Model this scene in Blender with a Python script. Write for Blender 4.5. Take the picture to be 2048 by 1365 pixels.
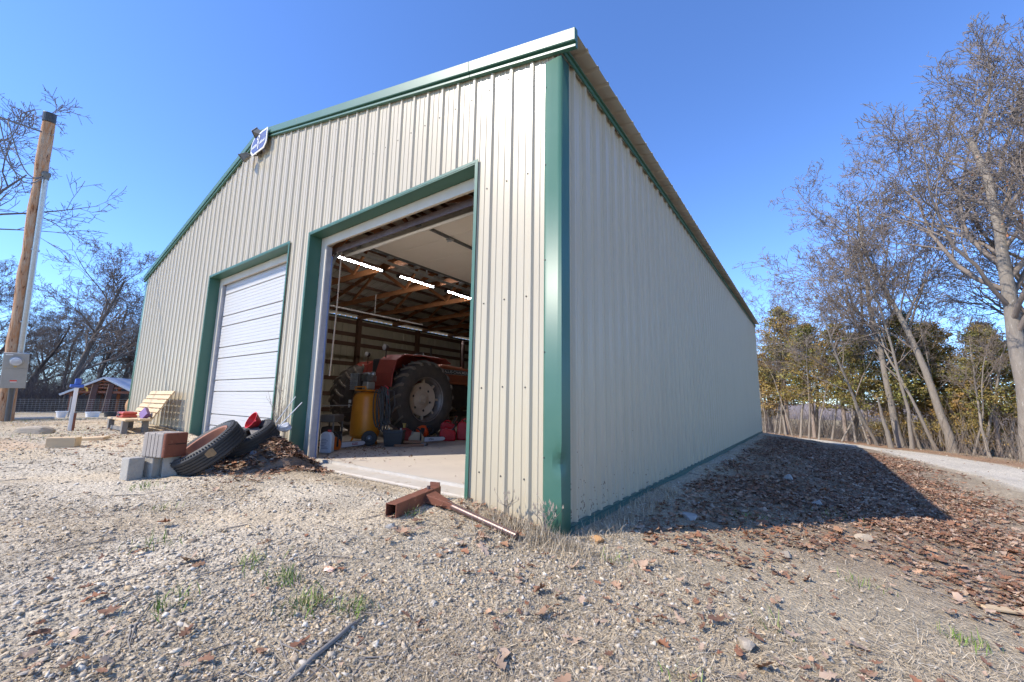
import bpy, bmesh, math, random
import numpy as np
from mathutils import Vector, Matrix, Euler

for o in list(bpy.data.objects):
    bpy.data.objects.remove(o)
SC = bpy.context.scene
COL = SC.collection
R = math.radians

# ------------------------------------------------------------------ camera
cam_d = bpy.data.cameras.new('camera')
cam = bpy.data.objects.new('camera', cam_d)
COL.objects.link(cam)
SC.camera = cam
CP = Vector((1.5037, -2.7341, 0.9116))
YAW, PITCH, ROLL, FPX = -0.6283, 0.1477, 0.0170, 817.03
fw = Vector((math.sin(YAW) * math.cos(PITCH), math.cos(YAW) * math.cos(PITCH), math.sin(PITCH)))
rt = Vector((math.cos(YAW), -math.sin(YAW), 0))
upv = rt.cross(fw)
r2 = rt * math.cos(ROLL) + upv * math.sin(ROLL)
u2 = -rt * math.sin(ROLL) + upv * math.cos(ROLL)
m = Matrix(((r2.x, u2.x, -fw.x, CP.x), (r2.y, u2.y, -fw.y, CP.y), (r2.z, u2.z, -fw.z, CP.z), (0, 0, 0, 1)))
cam.matrix_world = m
cam_d.sensor_width = 36
cam_d.sensor_fit = 'HORIZONTAL'
cam_d.lens = 36 * FPX / 2048
cam_d.clip_start = 0.05
cam_d.clip_end = 3000

# ------------------------------------------------------------------ sky and sun
SUN_EL = R(41.5)
SUN_FROM = Vector((-0.532, -0.847, 0)).normalized()      # horizontal direction towards the sun
world = bpy.data.worlds.new('World')
SC.world = world
world.use_nodes = True
nt = world.node_tree
bg = nt.nodes['Background']
sky = nt.nodes.new('ShaderNodeTexSky')
sky.sky_type = 'NISHITA'
sky.sun_disc = False
sky.sun_elevation = SUN_EL
sky.sun_rotation = math.atan2(SUN_FROM.x, SUN_FROM.y)
sky.altitude = 1200
sky.air_density = 1.0
sky.dust_density = 0.0
sky.ozone_density = 3.0
hs = nt.nodes.new('ShaderNodeMixRGB')          # deepens the clear winter blue a little, everywhere alike
hs.blend_type = 'MULTIPLY'
hs.inputs[0].default_value = 1.0
hs.inputs[2].default_value = (.62, .79, 1.08, 1)
nt.links.new(sky.outputs[0], hs.inputs[1])
nt.links.new(hs.outputs[0], bg.inputs['Color'])
bg.inputs['Strength'].default_value = 0.15

sd = bpy.data.lights.new('sun', 'SUN')
so = bpy.data.objects.new('sun', sd)
COL.objects.link(so)
sd.energy = 3.05
sd.angle = R(0.53)
sd.color = (1.0, 0.925, 0.81)
sdir = Vector((SUN_FROM.x * math.cos(SUN_EL), SUN_FROM.y * math.cos(SUN_EL), math.sin(SUN_EL)))
so.rotation_euler = sdir.to_track_quat('Z', 'Y').to_euler()
so.location = (-10, -20, 25)

SC.render.engine = 'CYCLES'
SC.view_settings.view_transform = 'Standard'
SC.view_settings.look = 'None'
SC.view_settings.exposure = 1.08
SC.view_settings.gamma = 1.0
SC.view_settings.use_curve_mapping = False
SC.cycles.max_bounces = 6
SC.cycles.diffuse_bounces = 4
SC.cycles.use_adaptive_sampling = True
SC.cycles.adaptive_threshold = 0.025
SC.cycles.glossy_bounces = 3
SC.cycles.transmission_bounces = 4
SC.cycles.transparent_max_bounces = 6
SC.cycles.sample_clamp_indirect = 6.0
SC.cycles.caustics_reflective = False
SC.cycles.caustics_refractive = False
try:
    SC.cycles.use_denoising = True
    SC.cycles.denoiser = 'OPENIMAGEDENOISE'
    SC.cycles.denoising_prefilter = 'ACCURATE'
except Exception:
    pass

rnd = random.Random(7)
NP = np.random.default_rng(11)

# ------------------------------------------------------------------ materials
MATS = {}


def mat(name, c, rough=0.6, metal=0.0, c2=None, scale=6.0, amt=0.5, bump=0.0, bscale=60.0, stretch=None,
        attr=None, spec=0.5, detail=4.0, coat=0.0, wear=None, wscale=3.0, wthr=0.62, emit=0.0, space='Object', trans=0.0):
    """principled material: base colour c varied towards c2 by noise; wear = stain colour in blotches."""
    if name in MATS:
        return MATS[name]
    M = bpy.data.materials.new(name)
    M.use_nodes = True
    t = M.node_tree
    b = t.nodes['Principled BSDF']
    b.inputs['Roughness'].default_value = rough
    b.inputs['Metallic'].default_value = metal
    b.inputs['Specular IOR Level'].default_value = spec
    if coat:
        b.inputs['Coat Weight'].default_value = coat
        b.inputs['Coat Roughness'].default_value = 0.12
    if trans:
        b.inputs['Transmission Weight'].default_value = trans
    tc = t.nodes.new('ShaderNodeTexCoord')
    mp = t.nodes.new('ShaderNodeMapping')
    t.links.new(tc.outputs[space], mp.inputs[0])
    if stretch:
        mp.inputs['Scale'].default_value = stretch
    src = None
    if attr:
        a = t.nodes.new('ShaderNodeAttribute')
        a.attribute_name = attr
        src = a.outputs['Color']
    else:
        rgb = t.nodes.new('ShaderNodeRGB')
        rgb.outputs[0].default_value = (*c, 1)
        src = rgb.outputs[0]
    if c2 is not None:
        n = t.nodes.new('ShaderNodeTexNoise')
        n.inputs['Scale'].default_value = scale
        n.inputs['Detail'].default_value = detail
        n.inputs['Roughness'].default_value = 0.65
        t.links.new(mp.outputs[0], n.inputs['Vector'])
        ra = t.nodes.new('ShaderNodeValToRGB')
        ra.color_ramp.elements[0].position = 0.5 - amt / 2
        ra.color_ramp.elements[1].position = 0.5 + amt / 2
        t.links.new(n.outputs[0], ra.inputs[0])
        mx = t.nodes.new('ShaderNodeMixRGB')
        t.links.new(ra.outputs[0], mx.inputs[0])
        t.links.new(src, mx.inputs[1])
        mx.inputs[2].default_value = (*c2, 1)
        src = mx.outputs[0]
    if wear is not None:
        n = t.nodes.new('ShaderNodeTexNoise')
        n.inputs['Scale'].default_value = wscale
        n.inputs['Detail'].default_value = 8
        n.inputs['Roughness'].default_value = 0.7
        t.links.new(mp.outputs[0], n.inputs['Vector'])
        ra = t.nodes.new('ShaderNodeValToRGB')
        ra.color_ramp.elements[0].position = wthr
        ra.color_ramp.elements[1].position = wthr + 0.08
        t.links.new(n.outputs[0], ra.inputs[0])
        mx = t.nodes.new('ShaderNodeMixRGB')
        t.links.new(ra.outputs[0], mx.inputs[0])
        t.links.new(src, mx.inputs[1])
        mx.inputs[2].default_value = (*wear, 1)
        src = mx.outputs[0]
    t.links.new(src, b.inputs['Base Color'])
    if emit:
        t.links.new(src, b.inputs['Emission Color'])
        b.inputs['Emission Strength'].default_value = emit
    if bump:
        n = t.nodes.new('ShaderNodeTexNoise')
        n.inputs['Scale'].default_value = bscale
        n.inputs['Detail'].default_value = 6
        t.links.new(mp.outputs[0], n.inputs['Vector'])
        bu = t.nodes.new('ShaderNodeBump')
        bu.inputs['Strength'].default_value = bump
        bu.inputs['Distance'].default_value = 0.01
        t.links.new(n.outputs[0], bu.inputs['Height'])
        t.links.new(bu.outputs[0], b.inputs['Normal'])
    MATS[name] = M
    return M


WALL = mat('cream painted steel', (.478, .415, .298), .33, 0, (.44, .38, .268), 1.2, .6, coat=.08, wear=(.36, .31, .235), wscale=5, wthr=.70, stretch=(3, 3, .35), bump=.10, bscale=1.6)
GREEN = mat('green painted steel', (.040, .120, .082), .42, 0, (.058, .140, .100), 2.5, .6, bump=.08, bscale=3)
GREEND = mat('dark green base steel', (.03, .10, .085), .4, 0, (.05, .12, .10), 8, .6)
CREAMB = mat('cream jamb board', (.66, .60, .50), .55, 0, (.54, .47, .37), 3, .7, wear=(.33, .25, .17), wscale=6, wthr=.72)
WHITED = mat('white door steel', (.50, .485, .475), .42, 0, (.46, .45, .44), 1.5, .7, wear=(.38, .37, .34), wscale=4, wthr=.72, stretch=(1, 1, .5))
DOORIN = mat('off white door lining', (.86, .81, .73), .55, 0, (.78, .71, .61), 1.3, .8, wear=(.52, .42, .32), wscale=2.2, wthr=.68)
WOOD = mat('orange brown lumber', (.40, .17, .06), .7, 0, (.24, .09, .035), 5, .7, stretch=(1, 1, 1), bump=.2)
WOODD = mat('dark brown lumber', (.17, .085, .045), .75, 0, (.10, .05, .03), 5, .7)
GALV = mat('galvanised steel', (.50, .52, .52), .38, .75, (.36, .37, .38), 20, .6)
RUST = mat('rusty steel', (.24, .085, .045), .7, .15, (.13, .05, .03), 9, .8, wear=(.36, .16, .09), wscale=16, wthr=.6, bump=.25, bscale=90)
RUSTG = mat('rusty grey steel', (.20, .15, .14), .5, .4, (.10, .06, .05), 12, .6, wear=(.30, .12, .06), wscale=8, wthr=.60)
BLACK = mat('black rubber', (.022, .022, .024), .65, 0, (.05, .048, .045), 12, .7, bump=.2, bscale=80)
BLACKP = mat('black plastic', (.025, .025, .028), .42, 0, (.04, .04, .042), 8, .6)
SCREW = mat('dark screw', (.07, .07, .07), .5, .5)
CONC = mat('concrete slab', (.56, .48, .385), .85, 0, (.45, .385, .32), 1.6, .6, wear=(.22, .17, .13), wscale=5, wthr=.64, bump=.15, bscale=30)
CONCL = mat('light concrete', (.62, .60, .56), .85, 0, (.48, .45, .40), 5, .7, wear=(.36, .30, .24), wscale=9, wthr=.62, bump=.3, bscale=60)


# ------------------------------------------------------------------ mesh helpers
class MB:
    def __init__(s):
        s.v, s.f, s.uv = [], [], None

    def add(s, vs, fs):
        o = len(s.v)
        s.v.extend([tuple(q) for q in vs])
        s.f.extend([tuple(i + o for i in f) for f in fs])
        return s

    def box(s, x0, x1, y0, y1, z0, z1, M=None):
        vs = [(x, y, z) for z in (z0, z1) for y in (y0, y1) for x in (x0, x1)]
        if M is not None:
            vs = [M @ Vector(q) for q in vs]
        return s.add(vs, [(0, 2, 3, 1), (4, 5, 7, 6), (0, 1, 5, 4), (2, 6, 7, 3), (0, 4, 6, 2), (1, 3, 7, 5)])

    def bar(s, a, b, w, h=None, upv=(0, 0, 1)):
        """rectangular bar from a to b, w wide across, h along the up side."""
        h = h or w
        a, b = Vector(a), Vector(b)
        d = (b - a).normalized()
        u = Vector(upv)
        sd_ = d.cross(u)
        if sd_.length < 1e-4:
            sd_ = d.cross(Vector((1, 0, 0)))
        sd_.normalize()
        u = sd_.cross(d).normalized()
        vs = []
        for p in (a, b):
            for i, j in ((-1, -1), (1, -1), (1, 1), (-1, 1)):
                vs.append(p + sd_ * (i * w / 2) + u * (j * h / 2))
        return s.add(vs, [(0, 1, 2, 3), (7, 6, 5, 4), (0, 4, 5, 1), (1, 5, 6, 2), (2, 6, 7, 3), (3, 7, 4, 0)])

    def tube(s, pts, r, n=8, cap=True, closed=False):
        pts = [Vector(p) for p in pts]
        k = len(pts)
        rr = r if isinstance(r, (list, tuple)) else [r] * k
        ref = None
        vs = []
        for i, p in enumerate(pts):
            if closed:
                d = pts[(i + 1) % k] - pts[i - 1]
            else:
                d = pts[min(i + 1, k - 1)] - pts[max(i - 1, 0)]
            d.normalize()
            if ref is None:
                ref = Vector((0, 0, 1)) if abs(d.z) < .9 else Vector((1, 0, 0))
            a = d.cross(ref).normalized()
            b = a.cross(d).normalized()
            ref = b
            for j in range(n):
                t = 2 * math.pi * j / n
                vs.append(p + a * (math.cos(t) * rr[i]) + b * (math.sin(t) * rr[i]))
        fs = []
        for i in range(k if closed else k - 1):
            i2 = (i + 1) % k
            for j in range(n):
                fs.append((i * n + j, i * n + (j + 1) % n, i2 * n + (j + 1) % n, i2 * n + j))
        if cap and not closed:
            fs.append(tuple(reversed(range(n))))
            fs.append(tuple((k - 1) * n + j for j in range(n)))
        return s.add(vs, fs)

    def lathe(s, prof, n=24, M=None, cap=True):
        """profile [(radius, height)...] turned about z."""
        M = M or Matrix()
        vs = []
        for r, z in prof:
            for j in range(n):
                t = 2 * math.pi * j / n
                vs.append(M @ Vector((r * math.cos(t), r * math.sin(t), z)))
        fs = []
        for i in range(len(prof) - 1):
            for j in range(n):
                fs.append((i * n + j, i * n + (j + 1) % n, (i + 1) * n + (j + 1) % n, (i + 1) * n + j))
        if cap:
            fs.append(tuple(reversed(range(n))))
            fs.append(tuple((len(prof) - 1) * n + j for j in range(n)))
        return s.add(vs, fs)

    def extrude(s, poly, a, b, ax):
        """closed 2-D polygon swept from a to b; ax maps (p, q, t) to a point."""
        n = len(poly)
        vs = [ax(p, q, a) for p, q in poly] + [ax(p, q, b) for p, q in poly]
        fs = [(i, (i + 1) % n, n + (i + 1) % n, n + i) for i in range(n)]
        fs += [tuple(reversed(range(n))), tuple(range(n, 2 * n))]
        return s.add(vs, fs)

    def build(s, name, material, parent=None, smooth=False, bevel=0.0, M=None, fixn=True, auto=None):
        me = bpy.data.meshes.new(name)
        vs = s.v if M is None else [M @ Vector(q) for q in s.v]
        me.from_pydata([tuple(q) for q in vs], [], s.f)
        if fixn and len(s.f) < 6000:
            bm = bmesh.new()
            bm.from_mesh(me)
            bmesh.ops.recalc_face_normals(bm, faces=bm.faces)
            bm.to_mesh(me)
            bm.free()
        me.materials.append(material)
        if smooth:
            me.shade_smooth()
            if auto:
                me.set_sharp_from_angle(angle=R(auto))
        o = bpy.data.objects.new(name, me)
        COL.objects.link(o)
        if parent is not None:
            o.parent = parent
        if bevel:
            bv = o.modifiers.new('bevel', 'BEVEL')
            bv.width = bevel
            bv.segments = 2
            bv.limit_method = 'ANGLE'
            bv.angle_limit = R(40)
        return o


def tag(o, label=None, cat=None, group=None, kind=None):
    if label:
        o['label'] = label
    if cat:
        o['category'] = cat
    if group:
        o['group'] = group
    if kind:
        o['kind'] = kind
    return o


def thing(name, label, cat, loc=(0, 0, 0), group=None, rot=(0, 0, 0)):
    o = bpy.data.objects.new(name, None)
    COL.objects.link(o)
    o.empty_display_size = .2
    o.location = loc
    o.rotation_euler = rot
    return tag(o, label, cat, group)


def npmesh(name, V, F, material, parent=None, col=None, smooth=False, kind=None):
    """triangles or quads from numpy arrays, with an optional per-vertex colour."""
    me = bpy.data.meshes.new(name)
    V = np.ascontiguousarray(V, dtype=np.float32)
    F = np.ascontiguousarray(F, dtype=np.int32)
    k = F.shape[1]
    me.vertices.add(len(V))
    me.vertices.foreach_set('co', V.ravel())
    me.loops.add(F.size)
    me.loops.foreach_set('vertex_index', F.ravel())
    me.polygons.add(len(F))
    me.polygons.foreach_set('loop_start', np.arange(0, F.size, k, dtype=np.int32))
    me.update(calc_edges=True)
    if col is not None:
        ca = me.color_attributes.new('tint', 'FLOAT_COLOR', 'POINT')
        c4 = np.ones((len(V), 4), dtype=np.float32)
        c4[:, :3] = col
        ca.data.foreach_set('color', c4.ravel())
    me.materials.append(material)
    if smooth:
        me.shade_smooth()
    o = bpy.data.objects.new(name, me)
    COL.objects.link(o)
    if parent is not None:
        o.parent = parent
    if kind:
        o['kind'] = kind
    return o


def copy_tree(o, parent=None):
    c = o.copy()
    COL.objects.link(c)
    if parent is not None:
        c.parent = parent
    for ch in list(o.children):
        copy_tree(ch, c)
    return c


def text_mesh(name, body, size, material, parent, M, depth=.001, bold=0.0, align='CENTER', xs=1.0):
    cu = bpy.data.curves.new(name, 'FONT')
    cu.body = body
    cu.size = size
    cu.extrude = depth
    cu.offset = bold
    cu.align_x = align
    cu.align_y = 'CENTER'
    tmp = bpy.data.objects.new(name + '_tmp', cu)
    COL.objects.link(tmp)
    dg = bpy.context.evaluated_depsgraph_get()
    me = bpy.data.meshes.new_from_object(tmp.evaluated_get(dg))
    bpy.data.objects.remove(tmp)
    me.transform(M @ Matrix.Diagonal((xs, 1, 1, 1)))
    me.materials.clear()
    me.materials.append(material)
    me.name = name
    o = bpy.data.objects.new(name, me)
    COL.objects.link(o)
    o.parent = parent
    return o


# ------------------------------------------------------------------ terrain
BW, BL = 12.13, 15.1


def vnoise(x, y, s, seed=0):
    """cheap smooth value noise on arrays."""
    x = np.asarray(x, float) / s + 37.1 + seed * 13.7
    y = np.asarray(y, float) / s + 91.3 + seed * 7.9
    xi, yi = np.floor(x), np.floor(y)
    fx, fy = x - xi, y - yi
    fx, fy = fx * fx * (3 - 2 * fx), fy * fy * (3 - 2 * fy)

    def h(a, b):
        q = np.sin(a * 127.1 + b * 311.7 + seed * 74.7) * 43758.5453
        return q - np.floor(q)
    return (h(xi, yi) * (1 - fx) + h(xi + 1, yi) * fx) * (1 - fy) + (h(xi, yi + 1) * (1 - fx) + h(xi + 1, yi + 1) * fx) * fy


ROAD_NEAR = [(9.0, -6.0), (6.6, -1.0), (5.3, 4.5), (4.55, 8.9), (4.15, 11.8), (3.6, 13.5), (2.9, 15.9), (.84, 20.2), (-3.0, 24.6), (-9, 28.5)]
ROAD_FAR = [(12.6, -4.0), (10.0, .5), (8.3, 5.5), (6.9, 10.5), (5.9, 14.2), (5.1, 16.9), (4.05, 18.6), (2.0, 21.6), (-1.6, 25.8), (-9, 31.6)]
RN, RF = np.array(ROAD_NEAR), np.array(ROAD_FAR)


def road_t(x, y):
    """signed position across the drive: 0 at the near edge, 1 at the far edge."""
    x, y = np.asarray(x, float), np.asarray(y, float)
    P = np.stack([x, y], -1)

    def sd(poly):
        best = np.full(x.shape, 1e9)
        sg = np.zeros(x.shape)
        for i in range(len(poly) - 1):
            a, b = poly[i], poly[i + 1]
            ab = b - a
            t = np.clip(((P - a) @ ab) / (ab @ ab), 0, 1)
            q = P - (a + t[..., None] * ab)
            d = np.hypot(q[..., 0], q[..., 1])
            cr = ab[0] * q[..., 1] - ab[1] * q[..., 0]
            mk = d < best
            best = np.where(mk, d, best)
            sg = np.where(mk, np.sign(cr), sg)
        return best * sg
    dn, df = sd(RN), sd(RF)       # positive on the building side (left of the direction of travel)
    return -dn / np.maximum(df - dn, 1e-3), dn, df


def sstep(a, b, t):
    t = np.clip((t - a) / (b - a), 0, 1)
    return t * t * (3 - 2 * t)


FX = [-400, -90, -50, -40, -25, -14, -12.2, -9, -7.6, -4.2, -3.4, -1.0, -.5, 0, 2, 5, 8]
FZ = [-3.0, -1.6, -.85, -.62, -.15, .26, .33, .28, .24, .19, .165, .095, .035, -.03, -.22, -.52, -.62]


def ground(x, y, fine=True):
    x, y = np.asarray(x, float), np.asarray(y, float)
    front = np.interp(x, FX, FZ) - .022 * np.clip(-y, 0, 8)
    dx = np.clip(x, 0, None)
    dyb = np.clip(y - BL, 0, None)
    side = -.04 - .11 * dx * (1 + .012 * np.clip(y - 4, 0, 12)) - .12 * dyb
    side = np.where(x < -BW, np.interp(x, FX, FZ) - .03 * dyb, side)
    lo = -.64
    side = np.where(side < lo + .2, lo + .2 * np.exp((side - lo - .2) / .2), side)
    w = sstep(-.6, .6, y)
    z = np.where(x > 0, front * (1 - w) + side * w, np.where(y < .0, front, side))
    # valley beyond the tree row on the right and at the back
    _, dn, df = road_t(x, y)
    far = np.where(df < 0, -df, 0)
    far = np.where(x < -12, 0, far)
    z = z - .035 * np.clip(far - 5, 0, 60) - .012 * np.clip(far - 65, 0, 500) - .25 * sstep(1.0, 5, far)
    r = np.hypot(x, y)
    z = z - .004 * np.clip(r - 80, 0, 800) * (x < -12)
    if fine:
        a = sstep(60, 8, r)
        z = z + a * (.030 * (vnoise(x, y, .9, 1) - .5) + .022 * (vnoise(x, y, .33, 2) - .5) + .010 * (vnoise(x, y, .11, 3) - .5) * (r < 9))
    inside = (x > -BW + .01) & (x < -.01) & (y > .015) & (y < BL - .01)
    z = np.where(inside, np.minimum(z, -.08), z)
    # keep the soil under the door sill and the foot of the walls
    sill = sstep(.5, .05, np.hypot(np.clip(np.abs(x + 2.35) - 1.5, 0, None), np.clip(-y, 0, None)))
    z = np.where(y < .02, z - sill * np.clip(z - .085, 0, None), z)
    return z


def gz(x, y):
    return float(ground(np.array([x]), np.array([y]))[0])


def axis(segs):
    out = []
    for a, b, st in segs:
        out.append(np.arange(a, b, st))
    out.append([segs[-1][1]])
    return np.concatenate(out)


gx = axis([(-420, -120, 40), (-120, -50, 8), (-50, -16, 1.6), (-16, -12.2, .3), (-12.2, -12.1, .05), (-12.1, -6, .16), (-6, 3.2, .055), (3.2, 9, .14), (9, 20, .7), (20, 60, 3), (60, 500, 40)])
gy = axis([(-60, -8, 6), (-8, -3.2, .5), (-3.2, -.02, .055), (-.02, .04, .02), (.04, 4, .07), (4, 15, .16), (15, 32, .4), (32, 80, 3), (80, 700, 40)])
GXX, GYY = np.meshgrid(gx, gy)
GZZ = ground(GXX, GYY)


def tracks(x, y):
    """two worn wheel tracks running up to the open door."""
    t_ = (x + 1.55) * .73 - (y + 1.25) * .68 + .25 * (vnoise(x, y, 1.2, 71) - .5)
    w_ = np.exp(-(t_ / .20) ** 2) + np.exp(-((t_ + 1.45) / .22) ** 2)
    return np.clip(w_, 0, 1) * sstep(-7, -5, x) * (x < .2) * (.55 + .6 * vnoise(x, y, .35, 72))


def zone(x, y):
    """soil colour by place: pale gravel yard, sandy wheel tracks, dead grass, drive, litter."""
    x, y = np.asarray(x, float), np.asarray(y, float)
    n1, n2, n3 = vnoise(x, y, 1.3, 5), vnoise(x, y, .45, 6), vnoise(x, y, 4.0, 8)
    gravel = np.array([.53, .46, .355])
    sand = np.array([.57, .465, .325])
    dead = np.array([.40, .325, .22])
    dirt = np.array([.37, .295, .205])
    litter = np.array([.20, .125, .08])
    drive = np.array([.58, .52, .42])
    field = np.array([.42, .33, .19])
    c = np.broadcast_to(gravel, x.shape + (3,)).copy()

    def mixin(c, col, w):
        w = np.clip(w, 0, 1)[..., None]
        return c * (1 - w) + col * w
    tr = vnoise(x * .35 + y * .2, y * 1.6 - x * .35, .8, 9)
    c = mixin(c, sand, sstep(.42, .66, tr) * .9)
    c = mixin(c, sand * .98, tracks(x, y))
    c = mixin(c, np.array([.52, .34, .20]), sstep(.62, .8, vnoise(x, y, 1.1, 12)) * (x < -3.2) * (y > -3) * .55)
    wdead = sstep(-1.0, .6, x + 1.0 * (n3 - .5) + .25 * np.clip(-y, 0, 3)) 
    c = mixin(c, dead, wdead * .85)
    c = mixin(c, dirt, sstep(.52, .75, n1) * sstep(-2.5, -.2, x) * (y < .8) * .8)
    _, dn, df = road_t(x, y)
    c = mixin(c, litter, sstep(.25, .7, x) * sstep(5.0, 2.4, x) * sstep(.2, 2.2, y) * .65 * (y < 22))
    c = mixin(c, dead, (x < -8) * sstep(-6, -14, x) * .75)
    c = mixin(c, np.array([.22, .19, .10]), (x < -11) * sstep(.5, .75, n1) * .5)
    onr = sstep(.25, -.35, dn + .4 * (n2 - .5)) * sstep(-.1, .5, df + .3 * (n2 - .5))
    c = mixin(c, drive, onr)
    verge = sstep(.2, -.3, df) * sstep(-2.2, -.6, df)
    c = mixin(c, np.array([.30, .17, .10]), verge * .8)
    c = mixin(c, field, sstep(-2.5, -5, df) * (x > -12))
    c *= (.86 + .28 * n2)[..., None]
    return c


gcol = zone(GXX, GYY).reshape(-1, 3)
ny, nx = GXX.shape
ii = np.arange(ny * nx).reshape(ny, nx)
GF = np.stack([ii[:-1, :-1], ii[:-1, 1:], ii[1:, 1:], ii[1:, :-1]], -1).reshape(-1, 4)
GM = bpy.data.materials.new('yard soil')
GM.use_nodes = True
t = GM.node_tree
b = t.nodes['Principled BSDF']
b.inputs['Roughness'].default_value = .95
b.inputs['Specular IOR Level'].default_value = .15
at = t.nodes.new('ShaderNodeAttribute')
at.attribute_name = 'tint'
tc = t.nodes.new('ShaderNodeTexCoord')
last = at.outputs['Color']
for sc_, lo_, hi_ in ((140, .55, 1.35), (38, .66, 1.3), (9, .82, 1.16)):
    n = t.nodes.new('ShaderNodeTexNoise')
    n.inputs['Scale'].default_value = sc_
    n.inputs['Detail'].default_value = 5
    n.inputs['Roughness'].default_value = .7
    t.links.new(tc.outputs['Object'], n.inputs['Vector'])
    mr = t.nodes.new('ShaderNodeMapRange')
    mr.inputs[1].default_value, mr.inputs[2].default_value = .3, .7
    mr.inputs[3].default_value, mr.inputs[4].default_value = lo_, hi_
    t.links.new(n.outputs[0], mr.inputs[0])
    mu = t.nodes.new('ShaderNodeMixRGB')
    mu.blend_type = 'MULTIPLY'
    mu.inputs[0].default_value = 1
    t.links.new(last, mu.inputs[1])
    t.links.new(mr.outputs[0], mu.inputs[2])
    last = mu.outputs[0]
t.links.new(last, b.inputs['Base Color'])
vo = t.nodes.new('ShaderNodeTexVoronoi')
vo.inputs['Scale'].default_value = 42
t.links.new(tc.outputs['Object'], vo.inputs['Vector'])
n = t.nodes.new('ShaderNodeTexNoise')
n.inputs['Scale'].default_value = 90
n.inputs['Detail'].default_value = 5
t.links.new(tc.outputs['Object'], n.inputs['Vector'])
ma = t.nodes.new('ShaderNodeMath')
ma.operation = 'SUBTRACT'
t.links.new(n.outputs[0], ma.inputs[0])
t.links.new(vo.outputs['Distance'], ma.inputs[1])
bu = t.nodes.new('ShaderNodeBump')
bu.inputs['Strength'].default_value = .7
bu.inputs['Distance'].default_value = .015
t.links.new(ma.outputs[0], bu.inputs['Height'])
t.links.new(bu.outputs[0], b.inputs['Normal'])
go = npmesh('ground', np.stack([GXX.ravel(), GYY.ravel(), GZZ.ravel()], -1), GF, GM, col=gcol, smooth=True)
tag(go, kind='structure')

# gravel drive: a sheet a finger above the soil
def dense(poly, k):
    s = np.concatenate([[0], np.cumsum(np.hypot(*np.diff(poly, axis=0).T))])
    tt = np.linspace(0, s[-1], k)
    return np.stack([np.interp(tt, s, poly[:, 0]), np.interp(tt, s, poly[:, 1])], -1)


K, J = 170, 26
dn_, df_ = dense(RN, K), dense(RF, K)
tt = np.linspace(0, 1, J)
wob = (vnoise(np.arange(K) * .23, np.zeros(K), 1, 3) - .5) * .5
DX = dn_[:, None, 0] + (df_ - dn_)[:, None, 0] * (tt[None] + wob[:, None] * .16)
DY = dn_[:, None, 1] + (df_ - dn_)[:, None, 1] * (tt[None] + wob[:, None] * .16)
edge = np.minimum(tt, 1 - tt)[None]
DZ = ground(DX, DY) + .014 * sstep(0, .12, edge) - .012 * sstep(.08, 0, edge) + .02 * np.sin(tt * 6.28 * 2)[None] * sstep(0, .15, edge) * .3
di = np.arange(K * J).reshape(K, J)
DF = np.stack([di[:-1, :-1], di[:-1, 1:], di[1:, 1:], di[1:, :-1]], -1).reshape(-1, 4)
dc = np.array([.57, .51, .415]) * (.86 + .25 * vnoise(DX, DY, .6, 21))[..., None]
dr = npmesh('gravel_drive', np.stack([DX.ravel(), DY.ravel(), DZ.ravel()], -1), DF, GM, col=dc.reshape(-1, 3), smooth=True)
tag(dr, kind='structure')

# ------------------------------------------------------------------ the barn
barn = thing('metal_barn', 'cream ribbed steel barn with green trim and one raised overhead door', 'barn', (0, 0, 0))
S9 = .2286
X0R = .3012
ZD = 3.174
RIDGE = -BW / 2
D2 = (-3.978, -.930)      # outer trim edges of the open doorway
D1 = (-7.637, -4.565)     # outer trim edges of the closed doorway


def roof_z(x):
    return 3.92 + .252 * (min(-x, BW + x))


def rib_profile(a, b, first, minor=True, rh=.021):
    """(u, height) points of ribbed sheet from u=a to u=b, ribs at first + k*S9 (u increases)."""
    pts = {round(a, 4): 0, round(b, 4): 0}
    k0 = int(math.floor((a - first) / S9)) - 1
    for k in range(k0, k0 + int((b - a) / S9) + 4):
        c = first + k * S9
        for du, h in ((-.029, 0), (-.012, rh), (.012, rh), (.029, 0)):
            if a < c + du < b:
                pts[round(c + du, 4)] = h
        if minor:
            for mc in (.076, .152):
                for du, h in ((-.011, 0), (-.006, .0055), (.006, .0055), (.011, 0)):
                    if a < c + mc + du < b:
                        pts[round(c + mc + du, 4)] = h
    return sorted(pts.items())


def sheet(name, prof, zb, zt, place, material, parent, cuts=()):
    """one steel sheet from a rib profile; zb/zt give its foot and head at u."""
    us = [u for u, h in prof]
    hs_ = [h for u, h in prof]
    for c in cuts:
        for e in (-.0004, .0004):
            if us[0] < c + e < us[-1]:
                h = float(np.interp(c + e, us, hs_))
                i = int(np.searchsorted(us, c + e))
                us.insert(i, c + e)
                hs_.insert(i, h)
    mb = MB()
    for i in range(len(us) - 1):
        a, b_ = us[i], us[i + 1]
        mid = (a + b_) / 2
        if b_ - a < .0009 and any(abs(mid - c) < .0005 for c in cuts):
            continue
        o = .0006 if b_ - a > .005 else 0
        z0a, z0b = zb(a + (mid - a) * .01), zb(b_ + (mid - b_) * .01)
        z1a, z1b = zt(a), zt(b_)
        if z1a - z0a < .01 and z1b - z0b < .01:
            continue
        mb.add([place(a, hs_[i], z0a), place(b_, hs_[i + 1], z0b), place(b_, hs_[i + 1], z1b), place(a, hs_[i], z1a)], [(0, 1, 2, 3)])
    if not mb.v:
        return None
    ob = mb.build(name, material, parent, fixn=False)
    return ob


def front_zb(u):
    x = -u
    if D2[0] < x < D2[1] or D1[0] < x < D1[1]:
        return ZD - .004
    return -.14 if x > -1.0 else .0


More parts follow.
